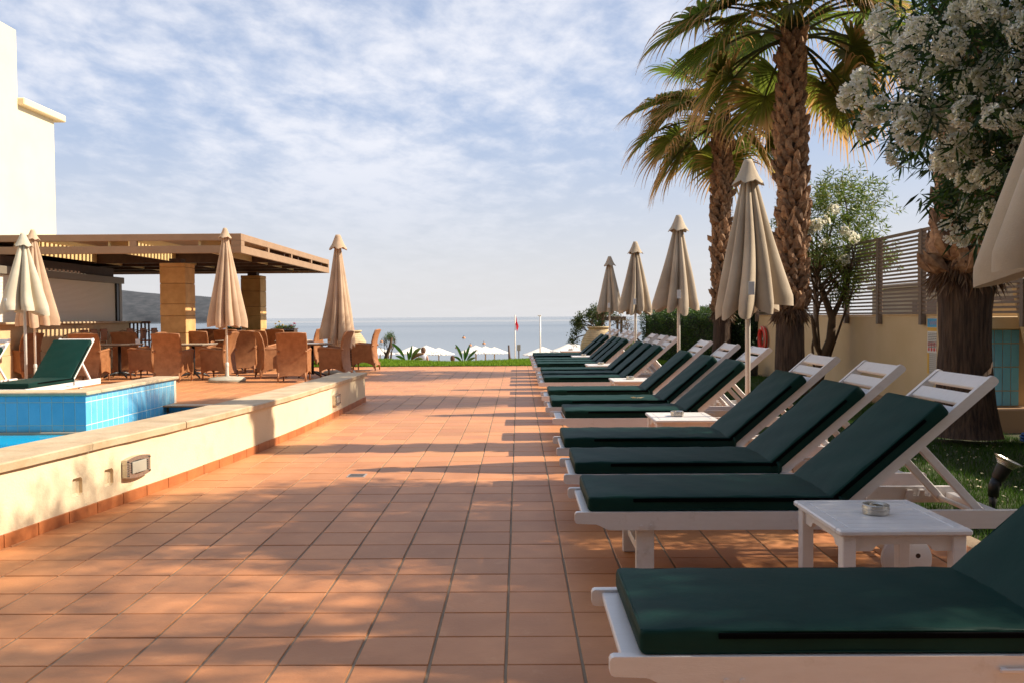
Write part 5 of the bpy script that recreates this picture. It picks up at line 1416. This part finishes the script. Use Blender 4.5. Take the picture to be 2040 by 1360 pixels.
bush('urn_plant', 'loose pale green plant spilling from the large urn', 'plant', (xat(1195, 24.6) + .05, 24.55, .98), .5, .62, 700, 72, [(.09, .12, .05), (.05, .08, .02)], (.03, .06))
def small_tree(name, label, pos, h, seed, n, cols_, LL, depth=4, spread=.55, lean=(0, 0), r0_=.05, nb=(2, 3), upb=.1, sd=.09, trunkM=TWIG):
    o = thing(name, label, 'tree', pos); rr = random.Random(seed); mb = MB(); tips = []; inn = []
    grow(mb, Vector((0, 0, -.1)), Vector((lean[0], lean[1], 1)), h * .38, r0_, depth, rr, tips, spread, upb, 3, .68, nb, .72, inn)
    mb.build('branches', trunkM, o, True)
    r_ = np.random.RandomState(seed); T = np.array([t_[0] for t_ in tips]); k = r_.choice(len(T), n)
    P = T[k] + r_.normal(0, sd, (n, 3)); D = r_.normal(0, 1, (n, 3)) + np.array([0, 0, .3])
    V, F = leaves_np(P, D, r_.uniform(*LL, n), r_.uniform(LL[0] * .3, LL[1] * .45, n), seed)
    link('foliage', mesh_np('foliage', V, F, LEAF, tint_np(n, cols_, seed)), o, kind='stuff'); return o
small_tree('small_tree', 'small dark green tree with clumped leaves behind the farthest umbrella', (xat(1228, 27.5), 27.5, -.5), 2.3, 81, 3400, [(.03, .055, .012), (.05, .08, .015), (.09, .10, .02)], (.05, .1), 4, .75, (-.1, 0), .06, sd=.07)
small_tree('dry_shrub', 'dry brownish shrub with dark bare branches behind the loungers', (xat(1284, 26.6), 26.6, -.25), 1.75, 84, 2600, [(.20, .12, .07), (.15, .09, .05), (.11, .11, .04)], (.02, .05), 5, .8, (0, 0), .055, (2, 3), .02, .09)
leafy = small_tree('dry_shrub', 'low yellow green shrub beside the bare branches', (xat(1262, 27.4), 27.4, -.5), 1.2, 87, 1500, [(.14, .17, .05), (.10, .14, .04)], (.04, .08), 3, .6, (0, 0), .03, (2, 3), .1, .1)
hut = thing('beach_shower', 'small wooden shelter with flat brown roof behind the large urn', 'shelter', (xat(1218, 28.2), 28.2, -.55))
HB = mat('hut_brown', (.12, .075, .055), .7)
MB().box(-.52, .45, -.35, .35, 1.70, 1.84, .01).build('roof', HB, hut)
for xx in (.20, .33): MB().box(xx - .035, xx + .035, -.05, .05, 0, 1.70).build('post', HB, hut)
MB().box(-.1, .19, -.03, .03, .9, 1.35).build('panel', mat('hut_panel', (.32, .3, .24), .7), hut)
def gz_at(y):
    for (a, za_), (b_, zb_) in zip(zip(gy, gz), list(zip(gy, gz))[1:]):
        if a <= y <= b_: return za_ + (zb_ - za_) * (y - a) / (b_ - a)
    return gz[-1]
# flag, lamp, sign, stump
Yf = 40.; gzf = gz_at(Yf)
p = at(1026, 628, Yf)
fl = thing('flag_pole', 'slim pole on the beach flying a small red flag', 'flag', (p.x, Yf, gzf))
MB().tube([(0, 0, 0), (0, 0, p.z - gzf)], .03, 8).build('pole', POLE, fl, True)
mb = MB(); H0 = p.z - gzf - .04
for k in range(9):
    t_ = k / 8; top = .0 + .34 * t_; x_ = .03 + .13 * t_ + .012 * math.sin(t_ * 9); 
    mb.v += [(x_, .03 * math.sin(t_ * 7), H0 - top * 1.0 - .02 * k), (x_ - .07 * t_ + .0, .05 * math.sin(t_ * 7 + 1), H0 - .42 - .32 * t_)]
for k in range(8): mb.f.append((2 * k, 2 * k + 1, 2 * k + 3, 2 * k + 2))
mb.build('flag_cloth', mat('flag_red', (.62, .01, .02), .7, trans=.3), fl, True)
p = at(1076, 630, 38); g0 = gz_at(38)
la = thing('beach_lamp', 'thin pale lamp post between the straw umbrellas', 'lamp post', (p.x, 38, g0))
MB().tube([(0, 0, 0), (0, 0, p.z - g0)], .035, 8).build('pole', POLE, la, True)
MB().box(-.11, .05, -.05, .05, p.z - g0, p.z - g0 + .05, .01).build('lamp_head', POLE, la)
p = at(1033.5, 686, 31); g0 = gz_at(31)
sg = thing('beach_sign', 'small grey sign board on a brown post right of the flag', 'sign', (p.x, 31, g0))
MB().box(-.02, .02, -.02, .02, 0, p.z - g0 - .2).build('post', HB, sg)
MB().box(-.065, .065, -.03, -.021, p.z - g0 - .22, p.z - g0, .003).build('board', mat('sign_grey', (.32, .31, .27), .6), sg)
p = at(1015, 687, 30); g0 = gz_at(30)
ds = thing('wooden_stump', 'dark narrow wooden post left of the red flag', 'post', (p.x, 30, g0))
MB().tube([(.03, 0, 0), (.0, 0, (p.z - g0) * .5), (-.03, 0, p.z - g0)], [.055, .045, .03], 8).build('trunk', DKWOOD, ds, True)
MB().tube([(.02, 0, .5), (.07, 0, .58)], [.02, .01], 6).build('branch_stub', DKWOOD, ds, True)
# straw umbrellas on the beach
def straw():
    o = thing('straw_umbrella', 'x', 'beach umbrella')
    mb = MB(); n = 72; rr = random.Random(2)
    rings = [(.02, 0), (.12, -.05), (.45, -.19), (.8, -.34), (1.1, -.46), (1.33, -.55), (1.36, -.60), (1.30, -.57), (.6, -.30), (.05, -.1)]
    for j, (r_, z) in enumerate(rings):
        for i in range(n):
            e = (1 if i % 2 else -1) * .018 * min(1, r_) + (rr.uniform(-.02, .03) if j in (5, 6) else 0)
            mb.v.append(((r_ + e) * math.cos(6.283 * i / n), (r_ + e) * math.sin(6.283 * i / n), z + e * .8))
    for j in range(len(rings) - 1):
        for i in range(n): mb.f.append((j * n + i, (j + 1) * n + i, (j + 1) * n + (i + 1) % n, j * n + (i + 1) % n))
    mb.build('thatch', mat('straw_white', (.74, .70, .64), .9, (.6, .56, .5), 6), o)
    MB().tube([(0, 0, -2.45), (0, 0, -.08)], .06, 8).build('pole', mat('straw_pole', (.45, .36, .28), .8), o, True)
    return o
s0 = straw()
sts = [(757, 692, 76, 'leftmost straw umbrella, beside the slanting stump'), (822, 689, 66, 'straw umbrella left of the first banana plant'), (849, 687.5, 70, 'straw umbrella just right of the first banana plant'),
       (874, 692, 74, 'straw umbrella to the left of the second banana plant'), (948, 687.5, 66, 'straw umbrella just right of the second banana plant'), (967, 689, 74, 'middle one of three overlapping straw umbrellas'),
       (985, 690.5, 80, 'straw umbrella left of the dark wooden post'), (1081, 690, 59, 'straw umbrella right of the grey sign board'), (1139, 681.5, 54, 'largest straw umbrella beyond the farthest loungers')]
for i, (px, py, Y, lb) in enumerate(sts):
    p = at(px, py, Y); q = place(s0, i == 0, (p.x, Y, p.z), rnd.uniform(0, 3), lb, 'white straw umbrellas on the beach')
# people on the beach, one continuous skinned body each
def person(pos, rz, label, joints, edges, cloth, extras):
    o = thing('person', label, 'person', pos, rz)
    me = bpy.data.meshes.new('body'); me.from_pydata([j[:3] for j in joints], edges, []); b_ = link('body', me, o)
    md = b_.modifiers.new('skin', 'SKIN')
    for v, j in zip(me.skin_vertices[0].data, joints): v.radius = (j[3], j[4] if len(j) > 4 else j[3])
    me.skin_vertices[0].data[0].use_root = True
    sb = b_.modifiers.new('s', 'SUBSURF'); sb.levels = sb.render_levels = 1
    me.materials.append(mat('skin', (.42, .22, .14), .6)); 
    for nm, mbx, m in extras: mbx.build(nm, m, o, True)
    return o
J = [(0, 0, .95, .13, .10), (0, 0, 1.15, .11, .09), (0, 0, 1.38, .15, .09), (0, 0, 1.50, .05), (0, .01, 1.60, .07, .08), (0, .01, 1.70, .065, .075),
     (.18, 0, 1.42, .05), (.24, 0, 1.15, .04), (.25, .08, .92, .03), (.26, .10, .84, .03),
     (-.18, 0, 1.42, .05), (-.24, 0, 1.15, .04), (-.25, .05, .92, .03), (-.26, .06, .84, .03),
     (.09, 0, .88, .09), (.10, .02, .48, .06), (.10, -.02, .08, .04), (.10, .12, .03, .035),
     (-.09, 0, .88, .09), (-.10, -.03, .48, .06), (-.10, -.05, .08, .04), (-.10, .09, .03, .035)]
Ed = [(0, 1), (1, 2), (2, 3), (3, 4), (4, 5), (2, 6), (6, 7), (7, 8), (8, 9), (2, 10), (10, 11), (11, 12), (12, 13), (0, 14), (14, 15), (15, 16), (16, 17), (0, 18), (18, 19), (19, 20), (20, 21)]
hair = lambda: MB().lathe([(.0005, .17), (.06, .15), (.095, .09), (.10, .02), (.09, -.06), (.05, -.10)], 14, M=Matrix.Translation((0, -.02, 1.62)), cap=False)
HAIR = mat('brown_hair', (.10, .045, .02), .8)
Yp = 36.; p = at(845, 693, Yp)
dress = MB().lathe([(.05, 1.5), (.17, 1.44), (.16, 1.3), (.13, 1.12), (.17, .92), (.25, .55)], 16, cap=False, M=Matrix.Diagonal((1.15, .8, 1, 1)))
bag = MB().box(.2, .52, .02, .16, .42, .76, .03).tube([(.26, .09, .76), (.3, .09, .9), (.42, .09, .9), (.46, .09, .76)], .012, 6)
person((p.x - .05, Yp, p.z - 1.74), R(160), 'standing person in white top with teal bag beside the first banana plant', J, Ed, None,
       [('hair', hair(), HAIR), ('dress', dress, mat('cloth_white', (.55, .56, .62), .8)), ('bag', bag, mat('bag_teal', (.03, .16, .15), .7))])
Yp = 38.; p = at(899, 709.5, Yp)
J2 = [(0, 0, .25, .13, .10), (0, -.05, .45, .11, .09), (0, -.08, .68, .15, .09), (0, -.07, .80, .05), (0, -.05, .90, .07, .08), (0, -.05, 1.0, .065, .075),
      (.18, -.06, .72, .05), (.22, .08, .50, .04), (.18, .25, .42, .03), (.15, .32, .42, .03), (-.18, -.06, .72, .05), (-.22, .08, .50, .04), (-.18, .25, .42, .03), (-.15, .32, .42, .03),
      (.09, .12, .25, .09), (.11, .45, .40, .06), (.10, .62, .10, .04), (.10, .72, .04, .035), (-.09, .12, .25, .09), (-.11, .45, .40, .06), (-.10, .62, .10, .04), (-.10, .72, .04, .035)]
person((p.x, Yp, p.z - 1.04), R(60), 'seated person on the beach, only head and shoulders above the lawn', J2, Ed, None,
       [('hair', MB().lathe([(.0005, .17), (.06, .15), (.095, .09), (.10, .02), (.09, -.06), (.05, -.10)], 14, M=Matrix.Translation((0, -.07, .92)), cap=False), HAIR),
        ('shirt', MB().lathe([(.06, .81), (.17, .74), (.17, .5), (.16, .28)], 16, cap=False, M=Matrix.Translation((0, -.05, 0)) @ Matrix.Diagonal((1.1, .8, 1, 1))), mat('cloth_pale', (.6, .58, .55), .8))])
st_ = thing('beach_stool', 'low wooden stool under the seated person on the beach', 'stool', (p.x, Yp, p.z - 1.04))
st_.location.z = p.z - 1.04
MB().box(-.16, .16, -.16, .16, -.0, .12, .01).build('seat', HB, st_)
for sx in (-1, 1):
    for sy in (-1, 1): MB().box(sx * .13 - .02, sx * .13 + .02, sy * .13 - .02, sy * .13 + .02, gz_at(Yp) - (p.z - 1.04), -.001).build('leg', HB, st_)
# banana plants and the grey-green shrub with slanting stump
def banana(px, Y, label, specs, seed):
    o = thing('banana_plant', label, 'plant', (xat(px, Y, 712), Y, z_far(xat(px, Y, 712), Y) - .03)); rr = random.Random(seed)
    for (dx_, h, bend, wd, cc) in specs:
        mb = MB(); p = Vector((rr.uniform(-.03, .03), rr.uniform(-.05, .05), 0)); d = Vector((dx_ * .25, rr.uniform(-.1, .1), 1)).normalized(); n = 12
        for q in range(n + 1):
            t_ = q / n; u_ = (t_ - .38) / .62; wq = .012 if u_ <= 0 else wd * max(.03, math.sin(math.pi * min(.98, u_ * .9 + .08))) ** .7
            sd = d.cross(Vector((.15, 1, 0))).normalized() if abs(d.z) < .99 else Vector((1, 0, 0)); sd = (sd + Vector((0, .35, 0))).normalized(); nn = sd.cross(d).normalized()
            mb.v += [tuple(p + sd * wq + nn * wq * .35), tuple(p), tuple(p - sd * wq + nn * wq * .35)]; p = p + d * h * 1.5 / n; d = (d + Vector((dx_ * .08, 0, -bend * t_ * .22))).normalized()
        for q in range(n): mb.f += [(q * 3, q * 3 + 1, q * 3 + 4, q * 3 + 3), (q * 3 + 1, q * 3 + 2, q * 3 + 5, q * 3 + 4)]
        mb.c = [(*cc, 1)] * len(mb.v); mb.build('leaf', LEAF, o, True)
    return o
Gb, Gy, Bb = (.06, .15, .02), (.15, .20, .03), (.22, .12, .04)
banana(814, 26.3, 'banana plant with one tall leaf, in front of the standing person', [(-.9, .62, .1, .06, Gb), (-1.2, .38, .6, .05, Gb), (.6, .5, .9, .07, Gy), (1.0, .48, 1.2, .06, Bb), (.2, .46, .3, .05, Gb), (1.4, .38, 1.0, .05, Gy), (-.2, .35, .2, .05, Gb)], 91)
banana(924, 25.9, 'smaller banana plant with upright pointed leaves on the lawn crest', [(-.5, .50, .1, .05, Gb), (.35, .47, .1, .05, Gb), (.95, .46, .3, .045, Gb), (-1.1, .33, .5, .04, Gb), (1.3, .34, .6, .04, Gy), (0, .36, .1, .04, Gb)], 92)
p = at(776, 713, 26.8)
ss = thing('cut_stump', 'slanting dark cut branch stump with regrowth on the lawn crest', 'stump', (p.x - .12, 26.8, -.1))
MB().tube([(-.04, 0, 0), (.04, 0, .25), (.14, 0, .5), (.2, 0, .78)], [.07, .06, .05, .035], 9).build('trunk', TWIG, ss, True)
MB().tube([(.04, 0, .25), (-.05, 0, .34)], [.03, .015], 6).build('branch_stub', TWIG, ss, True)
bush('feathery_shrub', 'feathery pale green shrub around the slanting stump', 'shrub', (p.x + .0, 26.9, -.1), .85, .42, 1400, 95, [(.12, .18, .07), (.08, .14, .05)], (.04, .09), (.005, .011), .9)
# planter boxes with flowers beyond the terrace chairs
def planter(px0, px1, Y, h, label, flowers, seed):
    x0, x1 = xat(px0, Y), xat(px1, Y); c_ = (x0 + x1) / 2
    o = thing('planter_box', label, 'planter', (c_, Y, 0), 0, 'brown planter boxes behind the chairs')
    hw = (x1 - x0) / 2
    nb_s = 6
    for k in range(nb_s): MB().box(-hw, hw, -.2, .2, .02 + k * (h - .02) / nb_s, .02 + (k + 1) * (h - .02) / nb_s - .008, .003).build('plank', DKWOOD, o)
    MB().box(-hw - .02, hw + .02, -.22, .22, h, h + .03, .003).build('rim', DKWOOD, o)
    if flowers:
        r_ = np.random.RandomState(seed); n = 220
        P = np.stack([r_.uniform(-hw * .8, hw * .8, n), r_.uniform(-.12, .12, n), np.full(n, h + .02)], 1)
        V, F = leaves_np(P, r_.normal(0, .45, (n, 3)) + np.array([0, 0, 1]), r_.uniform(.05, .16, n), r_.uniform(.01, .03, n), seed)
        link('greenery', mesh_np('greenery', V, F, LEAF, tint_np(n, [(.08, .13, .03), (.05, .09, .02)], seed)), o, kind='stuff')
        for k, (dx_, dz, c_) in enumerate(flowers):
            M = Matrix.Translation((dx_, rnd.uniform(-.05, .05), h + dz)); s_ = .42
            me = fcl[k % 6].copy(); me.materials.clear(); me.materials.append(mat('bloom_' + c_, {'yellow': (.75, .55, .06), 'pink': (.6, .05, .16)}[c_], .6, trans=.3))
            link('bloom', me, o, M=M @ Matrix.Diagonal((s_, s_, s_, 1)))
            MB().tube([(dx_, 0, h), (dx_, 0, h + dz)], .004, 4).build('bloom_stem', mat('stem_green', (.06, .1, .03), .7), o)
    return o
planter(384, 447, 24.9, .97, 'dark planter box left of the middle peach umbrella', None, 1)
planter(450, 484, 25.1, .96, 'dark planter box with low green plants, right of the peach umbrella', [(.0, .1, 'yellow')], 2)
planter(545, 590, 24.9, .98, 'planter box with yellow and pink flowers right of the back pillar', [(-.26, .16, 'yellow'), (-.14, .22, 'yellow'), (-.05, .12, 'yellow'), (.02, .08, 'yellow'), (.2, .1, 'pink'), (.28, .16, 'pink'), (-.2, .08, 'yellow')], 3)
planter(692, 712, 23.0, .45, 'small planter with pink flowers behind the hanging umbrella', [(-.02, .5, 'pink'), (.04, .56, 'pink')], 4)
# buoys on the sea
def buoy(px, py, label, first=[]):
    Y = (4.0 + CAMH) / ((py - 633 + (px - 760) * .006) / FPX); p = at(px, py, Y)
    o = thing('buoy', label, 'buoy', (p.x, Y, -4.0), 0, 'small orange buoys on the sea'); s = Y / 130 * .28
    autosmooth(MB().lathe([(.0005, -s), (s * .7, -s * .7), (s, 0), (s * .7, s * .7), (.0005, s)], 12).build('float', mat('buoy_orange', (.5, .22, .08), .6), o), 70)
    MB().tube([(0, 0, s), (0, 0, s * 1.6)], s * .15, 6).build('eyelet', DKMETAL, o)
for q in [(760, 681, 'lone orange buoy left of the straw umbrellas'), (910, 693, 'orange buoy just left of the second banana plant'), (924, 674, 'orange buoy farthest out on the sea'), (937, 688.5, 'orange buoy above the second banana plant'), (964, 685, 'orange buoy right above the overlapping straw umbrellas')]: buoy(*q)
# a small leaf that dropped onto the sixth lounger
lf_ = thing('fallen_leaf', 'small pale fallen leaf lying on the sixth lounger cushion', 'leaf', (1.26, 9.12, .436))
r_ = np.random.RandomState(2)
V, F = leaves_np(np.zeros((3, 3)), np.array([[1, .2, .05], [-1, .3, .06], [.3, -1, .03]]), np.array([.09, .07, .05]), np.array([.03, .025, .02]), 2)
link('leaf_blade', mesh_np('leaf_blade', V, F, LEAF, np.tile(np.array([[.5, .38, .22]]), (15, 1))), lf_)
